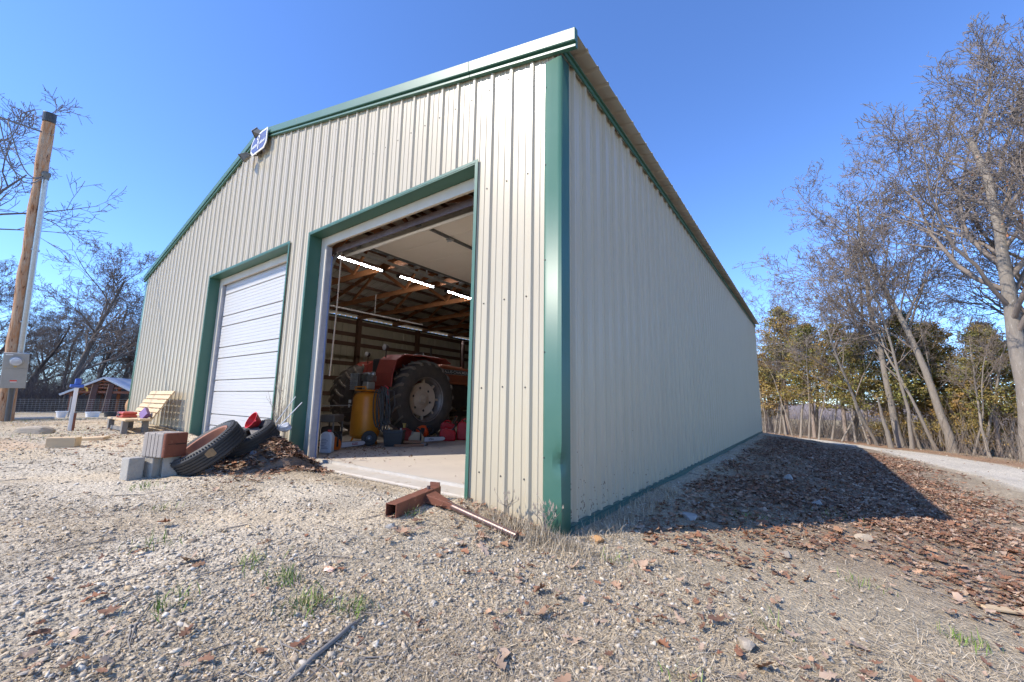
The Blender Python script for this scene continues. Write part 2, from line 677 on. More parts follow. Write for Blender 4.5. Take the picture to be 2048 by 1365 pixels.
edges = [0.085] + [X0R + S9 * 4 * i + .033 for i in range(13)] + [BW - .02]
for i in range(len(edges) - 1):
    a, b_ = edges[i], edges[i + 1]
    if b_ - a < .05:
        continue
    off = -.0012 * (i % 2)
    sheet('wall_panel', rib_profile(a - .012, b_ + .012, X0R), front_zb, lambda u: roof_z(-u), lambda u, h, z, off=off: (-u, -h + off, z), WALL, barn, cuts=(-D2[0], -D2[1], -D1[0], -D1[1], -RIDGE))
# right side, facing +x
e2 = [0.09] + [0.01 + .9144 * i for i in range(1, 17)]
e2[-1] = BL
for i in range(16):
    a, b_ = e2[i], e2[i + 1]
    off = .0012 * (i % 2)
    sheet('wall_panel', rib_profile(max(a - .012, .085), min(b_ + .012, BL), .24, True, .030), lambda u: .0, lambda u: 3.93, lambda u, h, z, off=off: (h + off - .036, u, z), WALL, barn)
    sheet('wall_panel', rib_profile(max(a - .012, .01), min(b_ + .012, BL), .24, False), lambda u: .0, lambda u: 3.93, lambda u, h, z, off=off: (-BW - h - off, u, z), WALL, barn)
for i in range(13):
    a, b_ = .02 + .93 * i, min(.02 + .93 * (i + 1), BW - .02)
    sheet('wall_panel', rib_profile(a, b_, X0R, False), lambda u: .0, lambda u: roof_z(-u), lambda u, h, z, off=.001 * (i % 2): (-u, BL + h + off, z), WALL, barn, cuts=(-RIDGE,))
# roof sheets run down the slope, ribs along x
ROOFM = mat('weathered roof steel', (.60, .56, .48), .42, .1, (.48, .44, .37), 2, .6)
SL = .257


def rz(x):
    return 3.985 + SL * min(.136 - x, BW + .136 + x) - .02


for i in range(17):
    a, b_ = -.03 + .9 * i, min(-.03 + .9 * (i + 1), BL + .03)
    if b_ - a < .1:
        continue
    pr = rib_profile(a, b_ + .01, .19, False)
    for sgn in (0, 1):
        x_out = .145 if sgn == 0 else -BW - .145
        mb = MB()
        for k in range(len(pr) - 1):
            (ua, ha), (ub, hb) = pr[k], pr[k + 1]
            o1 = .001 * (i % 2)
            mb.add([(x_out, ua, rz(x_out) + ha + o1), (x_out, ub, rz(x_out) + hb + o1), (RIDGE, ub, rz(RIDGE) + hb + o1), (RIDGE, ua, rz(RIDGE) + ha + o1)], [(0, 1, 2, 3)])
        mb.build('roof_panel', ROOFM, barn, fixn=False)
# ridge cap
mb = MB()
mb.add([(RIDGE - .16, -.03, rz(RIDGE) - .005), (RIDGE, -.03, rz(RIDGE) + .045), (RIDGE + .16, -.03, rz(RIDGE) - .005), (RIDGE - .16, BL + .03, rz(RIDGE) - .005), (RIDGE, BL + .03, rz(RIDGE) + .045), (RIDGE + .16, BL + .03, rz(RIDGE) - .005)], [(0, 1, 4, 3), (1, 2, 5, 4)])
mb.build('ridge_cap', GREEN, barn)
# rake trim: face, undercut and lower lip, in lengths that butt
RK = [(-.015, 0.0), (-.060, -.004), (-.066, -.012), (-.066, -.118), (-.060, -.126), (-.030, -.128), (-.030, -.150), (-.052, -.152), (-.052, -.176), (-.022, -.180), (-.012, -.176), (-.012, -.02)]


def rake(xa, xb, left=False):
    def pz(x):
        return 3.985 + SL * min(.136 - x, BW + .136 + x) + .012
    mb = MB()
    mb.extrude(RK, xa, xb, lambda p, q, x: (x, p, pz(x) + q))
    return mb.build('rake_trim', GREEN, barn, bevel=.002)


for xa, xb in ((.150, -1.028), (-1.032, -4.628), (-4.632, RIDGE), (RIDGE - .003, -9.05), (-9.054, -BW - .15)):
    rake(xa, xb)
# eave trim (dark strip under the roof edge)
for xs_, sg in ((0, 1), (-BW, -1)):
    mb = MB()
    mb.box(xs_ - sg * .004, xs_ + sg * .010, -.012, BL, 3.875, 3.925)
    mb.box(xs_ + sg * .0105, xs_ + sg * .03, -.010, BL + .01, 3.912, 3.924)
    mb.build('eave_trim', GREEN, barn)
# corner trims, the near one dented
def corner_trim(x, sx, dent):
    zs = sorted(set([-.08, 3.84] + ([.20, .28, .34, .38, .42, .46, .50, .55, .62, .7, .8] if dent else [])))
    prof = [(-.135, -.021), (-.118, -.029), (-.05, -.029), (-.012, -.029), (.029, -.029), (.029, .012), (.029, .05), (.029, .085), (.029, .108), (.021, .125)]
    vs, fs = [], []
    n = len(prof)
    for z in zs:
        for px, py in prof:
            X, Y = px, py
            if dent:
                w = math.exp(-((z - .47) / .07) ** 2) + .35 * math.exp(-((z - .30) / .10) ** 2)
                e = math.exp(-((px - .029) ** 2 + (py + .029) ** 2) / .0022)
                X -= .030 * w * e
                Y += .034 * w * e
            vs.append((x + sx * (X - .029), Y + .006, z))
    for i in range(len(zs) - 1):
        for j in range(n - 1):
            fs.append((i * n + j, i * n + j + 1, (i + 1) * n + j + 1, (i + 1) * n + j))
    o = MB().add(vs, fs).build('corner_trim', GREEN, barn, smooth=True, auto=13, fixn=False)
    sol = o.modifiers.new('thick', 'SOLIDIFY')
    sol.thickness = .002
    return o


nc = corner_trim(0, 1, True)
nc['label'] = 'green corner trim with a dent near its foot'
corner_trim(-BW, -1, False)
# base trim along the right side
mb = MB()
mb.box(-.03, .006, .10, BL, -.055, -.004)
mb.box(-.03, -.0035, .10, BL, -.003, .012)
mb.build('base_trim', GREEND, barn)
# soil line board
mb = MB()
mb.box(-.15, -.045, .06, BL, -.3, .015)
mb.build('foundation_board', WOODD, barn)

# screws in rows (too small to pick apart: one part)
mb = MB()
for zr in (.32, 1.03, 1.78, 2.88, 3.90, 4.6):
    for k in range(52):
        x = -(X0R + S9 * k) - .042
        if zr > roof_z(x) - .12 or (zr < ZD + .03 and (D2[0] - .02 < x < D2[1] + .02 or D1[0] - .02 < x < D1[1] + .02)):
            continue
        jz = rnd.uniform(-.006, .006)
        mb.lathe([(.0075, 0), (.0075, .003), (.0045, .003), (.004, .008)], 6, Matrix.Translation((x, -.0012, zr + jz)) @ Matrix.Rotation(R(90), 4, 'X'))
for zr in (.18, .95, 1.75, 2.6, 3.5):
    for k in range(65):
        y = .24 + S9 * k + .042
        mb.lathe([(.0075, 0), (.004, .007)], 6, Matrix.Translation((-.0345, y, zr + rnd.uniform(-.006, .006))) @ Matrix.Rotation(R(90), 4, 'Y'))
for z in (.5, 1.3, 2.05, 2.88, 3.6):
    mb.lathe([(.0075, 0), (.004, .007)], 6, Matrix.Translation((-.151, -.022, z)) @ Matrix.Rotation(R(90), 4, 'X'))
sc_o = mb.build('screws', SCREW, barn, fixn=False)
sc_o['kind'] = 'stuff'


def door_frame(a, b_):
    """green wrapped jambs and head, cream boards behind, around outer edges a..b_."""
    f = .028
    for xo, s in ((a, 1), (b_, -1)):
        mb = MB()
        x0, x1 = sorted((xo, xo + s * .012))
        mb.box(x0, x1, -.022, .150, -.05, ZD - .012)
        q0, q1 = sorted((xo - s * .0, xo - s * f))
        mb.box(q0, q1, -.0262, -.0225, -.05, ZD + f)
        mb.build('door_jamb', GREEN, barn)
    mb = MB()
    mb.box(a + .0005, b_ - .0005, -.0222, .150, ZD - .012, ZD)
    mb.box(a + .001, b_ - .001, -.0262, -.0226, ZD + .0005, ZD + f)
    mb.build('door_head', GREEN, barn)
    for xa, xb in ((a + .012, a + .145), (b_ - .145, b_ - .012)):
        mb = MB()
        mb.box(xa, xb, .151, .19, -.05, ZD - .013)
        mb.build('jamb_board', CREAMB, barn, bevel=.004)
    mb = MB()
    mb.box(a + .146, b_ - .146, .1515, .19, ZD - .140, ZD - .013)
    mb.build('head_board', CREAMB, barn, bevel=.004)


door_frame(*D2)
door_frame(*D1)
SEAL = mat('grey door seal', (.45, .44, .46), .7, 0, (.30, .30, .32), 8, .6)
for d in (D2, D1):
    for x in (d[0] + .150, d[1] - .150):
        mb = MB()
        mb.box(x - .004, x + .004, .16, .235, .12, ZD - .15)
        mb.build('weather_seal', SEAL, barn)

# closed overhead door: ribbed sections
cd = MB().box(D1[0] + .17, D1[1] - .17, .262, .285, .10, ZD - .10).build('overhead_door', WHITED, barn)
cd['label'] = 'closed white ribbed overhead door'
zl = [.11, .3973, .5991, 1.0076, 1.2143, 1.6201, 1.8238, 2.2259, 2.4247, 2.8468, 3.06]
for i in range(len(zl) - 1):
    z0, z1 = zl[i] + .006, zl[i + 1] - .006
    prof = [(z0, .222), (z0 + .006, .212)]
    k = max(2, int(round((z1 - z0) / .055)))
    for j in range(1, k):
        zc = z0 + (z1 - z0) * j / k
        prof += [(zc - .005, .212), (zc - .002, .2155), (zc + .002, .2155), (zc + .005, .212)]
    prof += [(z1 - .006, .212), (z1, .222), (z1, .26), (z0, .26)]
    mb = MB()
    mb.extrude([(y, z) for z, y in prof], D1[0] + .165, D1[1] - .165, lambda p, q, x: (x, p, q))
    mb.build('door_section', WHITED, cd)
    hb = MB()
    hb.box(D1[0] + .152, D1[0] + .19, .200, .2115, zl[i] - .018, zl[i] + .018)
    hb.build('hinge', GALV, cd)

# raised overhead door, tracks and hardware
rd = MB()
DZ_ = 3.20
for x in (D2[0] + .22, (D2[0] + D2[1]) / 2, D2[1] - .22):
    rd.box(x - .025, x + .025, .62, 3.42, DZ_ - .030, DZ_ - .004)
rdo = rd.build('overhead_door', mat('door strut steel', (.12, .13, .13), .45, .5, (.2, .2, .2), 9, .6), barn)
rdo['label'] = 'raised overhead door folded flat under the trusses'
yy = .62
for i in range(5):
    mb = MB()
    y0, y1 = yy + i * .56, yy + i * .56 + .552
    mb.extrude([(y0, 0), (y0 + .006, -.004), (y1 - .006, -.004), (y1, 0), (y1, .045), (y0, .045)], D2[0] + .17, D2[1] - .17, lambda p, q, x: (x, p, DZ_ + q))
    mb.build('door_section', DOORIN, rdo)
    for x in (D2[0] + .2, (D2[0] + D2[1]) / 2, D2[1] - .2):
        hb = MB()
        hb.box(x - .035, x + .035, y0 - .045, y0 + .045, DZ_ - .052, DZ_ - .031)
        hb.tube([(x - .05, y0, DZ_ - .06), (x + .05, y0, DZ_ - .06)], .009, 6)
        hb.build('hinge', GALV, rdo)
# curved bottom section still in the bend at the head
mb = MB()
cur = [(.30 + .36 * math.sin(t_), 2.93 + .28 * (1 - math.cos(t_))) for t_ in np.linspace(R(20), R(88), 7)]
n_ = len(cur)
vs = [(D2[0] + .17, y, z) for y, z in cur] + [(D2[1] - .17, y, z) for y, z in cur]
mb.add(vs, [(i, i + 1, n_ + i + 1, n_ + i) for i in range(n_ - 1)])
o = mb.build('door_section', DOORIN, rdo, smooth=True)
sl = o.modifiers.new('thick', 'SOLIDIFY')
sl.thickness = .03
for sx, xo in ((1, D2[0]), (-1, D2[1])):
    x = xo + sx * .10
    mb = MB()
    path = [(x, .27, .14), (x, .27, 2.72)] + [(x, .27 + .36 * (1 - math.cos(t_)), 2.72 + .38 * math.sin(t_)) for t_ in np.linspace(0, R(90), 8)[1:]] + [(x, 3.55, 3.10)]
    for k in range(len(path) - 1):
        mb.bar(path[k], path[k + 1], .045, .022, (1, 0, 0))
    mb.bar((x, 3.50, 3.10), (x, 3.50, 3.85), .03, .004)
    mb.bar((x, 2.05, 3.10), (x, 2.05, 3.85), .03, .004)
    mb.build('door_track', GALV, barn)
mb = MB()
mb.box(D2[0] + .02, D2[1] - .02, .30, .385, 3.045, 3.052)
mb.box(D2[0] + .02, D2[1] - .02, .30, .306, 2.965, 3.045)
mb.build('header_angle', RUSTG, barn)
mb = MB()
mb.tube([(D2[0] - .05, .24, 3.27), (D2[1] + .05, .24, 3.27)], .016, 8)
mb.build('torsion_shaft', RUSTG, barn)
ROPE = mat('tan pull rope', (.50, .36, .24), .9, 0, (.38, .27, .18), 30, .6)
mb = MB()
pth = [(-3.79, .31, 2.94), (-3.80, .30, 2.97), (-3.77, .31, 2.99), (-3.74, .33, 2.96), (-3.745, .33, 2.2), (-3.77, .33, 1.5), (-3.79, .33, 1.22)]
mb.tube(pth, .010, 6)
mb.build('pull_rope', ROPE, barn)
mb = MB()
mb.box(-3.826, -3.814, .236, .25, .14, 2.9)
mb.build('blue_door_edge', mat('blue tinted edge strip', (.20, .25, .42), .5), barn)

# concrete floor (setting) with the door sill
mb = MB()
mb.box(-BW + .02, -.07, .245, BL - .02, -.2, .130)
fl = mb.build('concrete_floor', CONC, bevel=.01)
tag(fl, kind='structure')
mb = MB()
mb.extrude([(.012, -.2), (.012, .088), (.024, .100), (.225, .106), (.243, .118), (.243, -.2)], D2[0] + .02, D2[1] - .02, lambda p, q, x: (x, p, q))
sill = mb.build('door_sill', mat('stained sill concrete', (.43, .365, .285), .85, 0, (.50, .46, .40), 4, .6, wear=(.28, .20, .13), wscale=6, wthr=.6, bump=.2), fl)
mb = MB()
mb.extrude([(.226, .108), (.229, .134), (.262, .1365), (.262, .1305)], D2[0] + .16, D2[1] - .16, lambda p, q, x: (x, p, q))
mb.build('sill_edge', mat('pale worn edge', (.50, .47, .42), .8, 0, (.38, .34, .28), 7, .6), fl)

# posts, girts, trusses, purlins
for y in (.35, 3.25, 6.1, 8.95, 11.8, 14.7):
    for x in (-BW + .11, -.14):
        mb = MB()
        mb.box(x - .075, x + .075, y - .075, y + .075, .131, 3.86)
        mb.build('post', WOODD, barn)
for z in (.55, 1.1, 1.65, 2.2, 2.92, 3.28, 3.74):
    for x in (-BW + .026, -.026):
        mb = MB()
        mb.box(x - .019 - (.03 if x > -1 else 0), x + .019 - (.03 if x > -1 else 0), .05, BL - .05, z - .07, z + .07)
        mb.build('girt', WOODD, barn)
    mb = MB()
    mb.box(-BW + .1, -.1, BL - .045, BL - .007, z - .07, z + .07)
    mb.build('girt', WOODD, barn)
for z in (3.45, 4.2):
    mb = MB()
    mb.box(-BW + .1 if z < 3.9 else -BW + 1.5, -.1 if z < 3.9 else -1.5, .03, .068, z - .07, z + .07)
    mb.build('girt', WOODD, barn)
for x in (D2[0] - .05, D2[1] + .05, D1[0] - .05, D1[1] + .05):
    mb = MB()
    mb.box(x - .05, x + .05, .03, .15, .02, roof_z(x) - .25)
    mb.build('post', WOODD, barn)


def truss(y):
    t_ = MB().box(-BW + .05, -.05, y - .019, y + .019, 3.86, 4.0).build('truss', WOOD, barn)
    zt = lambda x: 3.98 + .25 * min(-x, BW + x) - .02
    for a, b_ in ((-.02, RIDGE), (RIDGE, -BW + .02)):
        mb = MB()
        mb.bar((a, y + .001, zt(a)), (b_, y + .001, zt(b_)), .036, .14)
        mb.build('top_chord', WOOD, t_)
    nodes = [(-2.2, -3.4), (-3.4, -4.7), (-4.7, RIDGE), (RIDGE, -7.4), (-7.4, -8.7), (-8.7, -9.9)]
    for i, (a, b_) in enumerate(nodes):
        mb = MB()
        za, zb_ = (3.98, zt(b_) - .05) if i % 2 == 0 else (zt(a) - .05, 3.98)
        mb.bar((a, y - .04, za), (b_, y - .04, zb_), .036, .085)
        mb.build('web', WOOD, t_)
    return t_


for i in range(9):
    truss(1.28 + 1.60 * i)
for s in range(10):
    for sg in (0, 1):
        x = -.35 - s * .62 if sg == 0 else -BW + .35 + s * .62
        z = rz(x) - .065
        mb = MB()
        mb.box(x - .019, x + .019, .02, BL - .02, z - .04, z + .045)
        mb.build('purlin', WOODD, barn)
# long lumber brace under the trusses
mb = MB()
mb.bar((-4.35, .5, 3.80), (-4.35, 8.5, 3.80), .19, .038)
mb.build('truss_brace', WOOD, barn)
mb = MB()
mb.bar((-8.4, 2.5, 3.3), (-8.4, 6, 3.3), .04, .04)
mb.bar((-8.4, 4.2, 3.3), (-8.4, 4.2, 3.9), .02, .02)
mb.build('pipe_rail', mat('dull rail paint', (.30, .27, .24), .7), barn)

# LED tube lamps under the trusses
LEDM = mat('white tube lens', (.86, .86, .90), .35, emit=90.0)
for i, (ya, yb, ex) in enumerate(((1.66, 2.80, 'nearest the door'), (3.24, 4.38, 'second from the door'), (4.82, 5.94, 'farthest inside'))):
    lt = thing('tube_light', 'white tube light under the trusses, ' + ex, 'lamp', (-6.2, (ya + yb) / 2, 3.84), 'tube lights in a row inside the barn')
    h = (yb - ya) / 2
    MB().box(-.035, .035, -h + .03, h - .03, -.012, .016).build('housing', mat('lamp housing', (.75, .75, .75), .4), lt)
    MB().tube([(0, -h + .03, -.026), (0, h - .03, -.026)], .011, 10).build('tube', LEDM, lt, smooth=True)
    for s in (-1, 1):
        MB().box(-.04, .04, s * h - .03, s * h + .03, -.055, .017).build('end_cap', BLACKP, lt, bevel=.004)

# mud splashes low on the side wall near the corner (tiny: one part)
mb = MB()
for k in range(170):
    y = .12 + rnd.expovariate(1 / 1.1)
    if y > 6:
        continue
    z = .03 + rnd.expovariate(1 / .10)
    w, h = rnd.uniform(.002, .006), rnd.uniform(.003, .016)
    du = (y - .24) % S9
    hx = .0305 if min(du, S9 - du) < .012 else .0035
    if min(du, S9 - du) < .034 and hx < .01:
        continue
    if abs(du - .076) < .013 or abs(du - .152) < .013:
        hx = .008
    mb.box(-.036 + hx - .004, -.036 + hx, y - w, y + w, z, z + h)
ms_ = mb.build('mud_splashes', mat('dried mud', (.20, .15, .11), .95), barn, fixn=False)
ms_['kind'] = 'stuff'

# ------------------------------------------------------------------ sign and floodlights at the gable peak
NAVY = mat('navy sign face', (.045, .07, .20), .45, 0, (.07, .10, .26), 6, .5)
WHITE = mat('white paint', (.80, .80, .80), .5, 0, (.68, .67, .65), 6, .5)
GREYM = mat('grey cast metal', (.20, .19, .17), .55, .3, (.13, .12, .10), 14, .6)
LENS = mat('dark lamp glass', (.05, .06, .08), .12, 0, (.10, .11, .14), 9, .6, spec=.8)
sg_ = thing('barn_sign', 'small navy hexagonal sign with white border at the gable peak', 'sign', (-5.86, -.105, 5.245))
sw, sh, ct = .30, .175, .085
hexo = [(-sw + ct, -sh), (sw - ct, -sh), (sw, -sh + ct), (sw, sh), (sw - ct * 2.2, sh + .01), (-sw + ct * 1.3, sh), (-sw, sh - ct * 1.4), (-sw, -sh + ct)]
hexi = [(x * .89, z * .83) for x, z in hexo]
MB().extrude(hexo, 0, .012, lambda p, q, y: (p, y, q)).build('border', WHITE, sg_)
MB().extrude(hexi, -.004, -.0005, lambda p, q, y: (p, y, q)).build('face', NAVY, sg_)
mb = MB()
mb.tube([(.012 + .034 * math.cos(a), -.008, .075 + .042 * math.sin(a)) for a in np.linspace(0, 2 * math.pi, 15)[:-1]], .010, 6, closed=True)
mb.box(.002, .022, -.012, -.005, -.125, .035)
mb.box(-.018, .002, -.0115, -.0055, -.02, .02)
mb.build('emblem', WHITE, sg_)
mb = MB()
for x0, x1 in ((-.235, -.03), (.055, .245)):
    x = x0
    while x < x1 - .012:
        w = rnd.uniform(.012, .022)
        hgt = rnd.choice((.042, .042, .058))
        mb.box(x, x + w * .42, -.0075, -.0045, -.055, -.055 + hgt)
        mb.box(x + w * .45, x + w * .8, -.0075, -.0046, -.055 + rnd.choice((0, .018)), -.055 + hgt * .95)
        x += w + .006
mb.build('lettering', WHITE, sg_)
MB().box(-.02, .02, .012, .10, -.03, .03).build('bracket', GREYM, sg_)


def floodlight(name, label, loc, rot):
    t_ = thing(name, label, 'floodlight', loc, 'floodlights at the gable peak')
    Mx = Euler(rot).to_matrix().to_4x4()
    hd = MB()
    hd.add([(-.085, -.07, -.06), (.085, -.07, -.06), (.085, -.07, .06), (-.085, -.07, .06), (-.055, .05, -.04), (.055, .05, -.04), (.055, .05, .04), (-.055, .05, .04)],
           [(0, 1, 2, 3), (7, 6, 5, 4), (0, 4, 5, 1), (1, 5, 6, 2), (2, 6, 7, 3), (3, 7, 4, 0)])
    h = hd.build('housing', GREYM, t_, M=Mx, bevel=.006)
    MB().box(-.092, .092, -.085, -.0705, -.067, .067).build('bezel', GREYM, h, M=Mx, bevel=.004)
    MB().box(-.075, .075, -.0885, -.0855, -.052, .052).build('glass', LENS, h, M=Mx)
    b_ = Vector((0, 0, 0))
    MB().tube([Mx @ Vector((0, .05, 0)), Vector((.06, .09, .03)), Vector((.10, -loc[1] - .01, .05))], .012, 8).build('arm', GREYM, t_)
    return t_


floodlight('floodlight', 'dark floodlight tilted down to the left of the peak sign', (-6.17, -.16, 5.08), (R(38), R(24), R(-35)))
floodlight('floodlight', 'grey floodlight aimed up behind the top of the peak sign', (-5.93, -.07, 5.43), (R(-25), R(-25), R(-50)))
mb = MB()
mb.lathe([(.055, 0), (.055, .05), (.02, .06)], 12, Matrix.Translation((-5.99, -.003, 5.13)) @ Matrix.Rotation(R(90), 4, 'X'))
tag(mb.build('junction_box', GREYM), 'round grey junction box below the peak sign', 'junction box')

# ------------------------------------------------------------------ utility pole with meter
POLEW = mat('weathered pole wood', (.40, .18, .075), .9, 0, (.46, .35, .25), 7, .35, stretch=(3, 3, .25), wear=(.13, .05, .025), wscale=9, wthr=.56, bump=1.0, bscale=16, spec=.2)
pb, pt = Vector((-12.46, -1.88, .10)), Vector((-11.28, -2.15, 6.72))
pd = (pt - pb).normalized()
pole = thing('utility_pole', 'leaning wooden utility pole with grey meter box at the left edge', 'pole', CP + (pb - CP) * 1.19)
pole.scale = (1.19, 1.19, 1.19)
L_ = (pt - pb).length
pts, rr = [], []
for i in range(15):
    s = i / 14
    pts.append(pd * (L_ * s) + Vector((.01 * math.sin(i * 1.7), .01 * math.cos(i * 2.3), 0)))
    rr.append(.136 - .038 * s + .004 * math.sin(i * 2.1))
MB().tube(pts, rr, 20).build('shaft', POLEW, pole, smooth=True, auto=50)
MB().tube([pd * (L_ - .06), pd * (L_ + .14)], .103, 20).build('pole_cap', BLACKP, pole, bevel=.01)
side = Vector((.80, .60, 0))
off = Vector((.104, .055, 0))
mb = MB()
mb.tube([pd * 1.55 + off * 1.36, pd * 3.4 + off * 1.28, pd * 5.45 + off * 1.12], .048, 12)
mb.build('conduit', GALV, pole, smooth=True, auto=50)
mb = MB()
mb.tube([pd * 0.05 + Vector((.17, .03, 0)), pd * 0.95 + Vector((.165, .03, 0))], .045, 10)
mb.build('lower_conduit', mat('dark grey conduit', (.07, .075, .08), .5, .2, (.12, .12, .12), 9, .6), pole, smooth=True, auto=50)
mb = MB()
wp = pd * 5.45 + off * 1.12
mb.lathe([(.055, -.03), (.06, .03), (.075, .07), (.07, .12), (.03, .15)], 12, Matrix.Translation(wp))
mb.build('weatherhead', GREYM, pole, smooth=True, auto=45)
for s in (2.35, 3.9):
    q = pd * s + off * 1.28
    MB().box(-.065, .03, -.062, .062, -.015, .015, Matrix.Translation(q)).build('strap', GALV, pole)
CABLE = mat('weathered cable', (.22, .21, .20), .6, .1, (.12, .12, .12), 20, .5)
for k, (sag, dz) in enumerate(((.55, .02), (.75, -.02), (.62, .0))):
    a = wp + Vector((.03, .02 - .03 * k, .02))
    b_ = pd * 6.15 + Vector((.15, -.55 - .12 * k, .25))
    pts = []
    for i in range(13):
        s = i / 12
        pts.append(a.lerp(b_, s) + Vector((.14 * math.sin(math.pi * s), 0, -sag * math.sin(math.pi * s) * (1 - .2 * s))))
    MB().tube(pts, .011, 6).build('drop_cable', CABLE, pole, smooth=True)
mb = MB()
a = pd * 6.38 + Vector((.12, -.08, 0))
far_ = Vector((2.5, -16, .9)) + a
pts = [a.lerp(far_, s) + Vector((0, 0, -2.2 * s * (1 - s))) for s in np.linspace(0, 1, 24)]
mb.tube(pts, .016, 6)
MB.build(mb, 'service_cable', CABLE, pole, smooth=True)
MB().tube([pd * 6.38 + Vector((-.14, 0, 0)), pd * 6.38 + Vector((.18, .08, 0))], .012, 6).build('bolt', GALV, pole)
BOXM = mat('grey enamel', (.36, .355, .33), .42, 0, (.26, .26, .25), 4, .6)
bc = Vector((-11.99, -1.905, 1.39)) - pb
Mbox = Matrix.Translation(bc) @ Matrix.Rotation(R(-4), 4, 'Z') @ Matrix.Rotation(R(2.5), 4, 'X') @ Matrix.Rotation(R(10), 4, 'Y')
mbx = MB().box(-.06, .06, -.175, .175, -.37, .37).build('meter_box', BOXM, pole, M=Mbox, bevel=.008)
MB().box(.061, .070, -.168, .168, .055, .362).build('upper_cover', BOXM, mbx, M=Mbox, bevel=.003)
MB().box(.061, .068, -.168, .168, -.362, .048).build('lower_cover', BOXM, mbx, M=Mbox, bevel=.003)
Mm = Mbox @ Matrix.Translation((.070, .005, .20)) @ Matrix.Rotation(R(90), 4, 'Y')
MB().lathe([(.098, 0), (.098, .02), (.088, .026), (.088, .0)], 24, Mm).build('meter_ring', GALV, mbx, smooth=True, auto=40)
MB().lathe([(.084, .02), (.084, .07), (.076, .088), (.05, .097), (.0, .10)], 24, Mm, cap=False).build('meter_glass', mat('meter dome', (.36, .38, .40), .12, 0, (.55, .57, .6), 12, .5, spec=.7), mbx, smooth=True, auto=40)
MB().box(.160, .164, -.045, .055, .20, .225).build('meter_display', mat('meter display', (.35, .38, .36), .3), mbx, M=Mbox)
MB().box(.071, .075, -.02, .02, .075, .105).build('lock', mat('brass', (.45, .33, .10), .4, .6), mbx, M=Mbox)
REDL = mat('red label', (.62, .05, .04), .5)
MB().box(.0685, .0700, -.05, .045, -.225, -.198).build('warning_label', REDL, mbx, M=Mbox)
MB().box(.0685, .0699, -.045, .042, -.242, -.227).build('warning_text', WHITE, mbx, M=Mbox)
MB().box(.0705, .0716, -.145, -.045, .325, .345).build('maker_plate', WHITE, mbx, M=Mbox)

# ------------------------------------------------------------------ yard hydrant post
hy = thing('yard_hydrant', 'thin white post with blue head standing in the left yard', 'hydrant', (-9.55, -1.28, gz(-9.55, -1.28) - .02))
BLUE = mat('blue plastic', (.035, .09, .38), .4, 0, (.05, .12, .45), 8, .5)
MB().bar((0, 0, 0), (.13, -.02, .83), .055, .055).build('post', WHITE, hy, bevel=.006)
MB().bar((.034, .035, 0), (.085, .028, .34), .035, .05).build('stake', RUST, hy)
MB().box(.09, .18, -.11, .07, .80, .86).build('spout_body', BLUE, hy, bevel=.015)
MB().box(.10, .17, -.055, .030, .861, .965).build('head', BLUE, hy, bevel=.015)
MB().tube([(.14, .055, .83), (.15, .11, .79), (.15, .12, .74)], .014, 8).build('spout', mat('brass', (.45, .33, .10), .4, .6), hy)

# ------------------------------------------------------------------ open shed, fence and yard things behind
SHED = mat('red brown barn wood', (.30, .11, .055), .8, 0, (.17, .065, .04), 4, .6, stretch=(3, 3, .5))
SHEDD = mat('dark stained board', (.07, .032, .025), .75, 0, (.11, .05, .035), 5, .6)
TIN = mat('pale tin roof', (.58, .62, .70), .35, .3, (.50, .53, .60), 3, .5)
sx, sy = -47.6, 5.4
shed = thing('open_shed', 'open red brown shed with pale tin gable roof behind the fence', 'shed', (sx, sy, gz(sx, sy)), rot=(0, 0, R(54)))
shed.scale = (.92, .92, .90)
# local axes: x across the gable, -y towards the viewer
for x in (-2.35, 2.35):
    for y in (0, 4.5):
        MB().box(x - .09, x + .09, y - .09, y + .09, -.2, 1.95).build('post', SHED, shed)
for x, w in ((-.75, .22), (.42, .20)):
    o = MB().bar((x - .10, -.12, -.1), (x + .12, -.12, 2.75), w * 2, .06, (0, 1, 0)).build('door_board', SHEDD, shed)
    MB().bar((x - .10 - w, -.16, -.1), (x + .12 - w, -.16, 2.75), .05, .03, (0, 1, 0)).build('board_edge', mat('pale board edge', (.42, .27, .19), .8), o)
MB().box(-.08, .10, 2.2, 2.4, -.2, 3.0).build('post', mat('orange post', (.45, .14, .05), .8, 0, (.3, .1, .04), 4, .6), shed)
MB().box(-2.45, 2.45, -.06, .06, 1.83, 2.05).build('tie_beam', SHED, shed)
for s in (-1, 1):
    mb = MB()
    mb.bar((s * 3.0, -.35, 1.62), (0, -.35, 3.28), .05, .16)
    mb.build('barge_board', mat('pale fascia', (.62, .60, .55), .7), shed)
    mb = MB()
    mb.add([(s * 3.05, -.4, 1.70), (0, -.4, 3.38), (0, 5.2, 3.38), (s * 3.05, 5.2, 1.70)], [(0, 1, 2, 3)])
    o = mb.build('roof', TIN, shed)
    o.modifiers.new('t', 'SOLIDIFY').thickness = .05
    for k in range(6):
        y = .1 + k * .95
        MB().bar((s * 2.9, y, 1.66), (0, y, 3.22), .05, .12).build('rafter', SHED, shed)
for z, w in ((2.35, 1.7), (2.65, 1.15), (2.95, .6)):
    MB().box(-w, w, -.09, -.065, z - .06, z + .06).build('gable_board', SHED, shed)
mb = MB().box(-1.75, -.2, 4.4, 4.48, 0, 1.2).build('back_wall', SHEDD, shed)

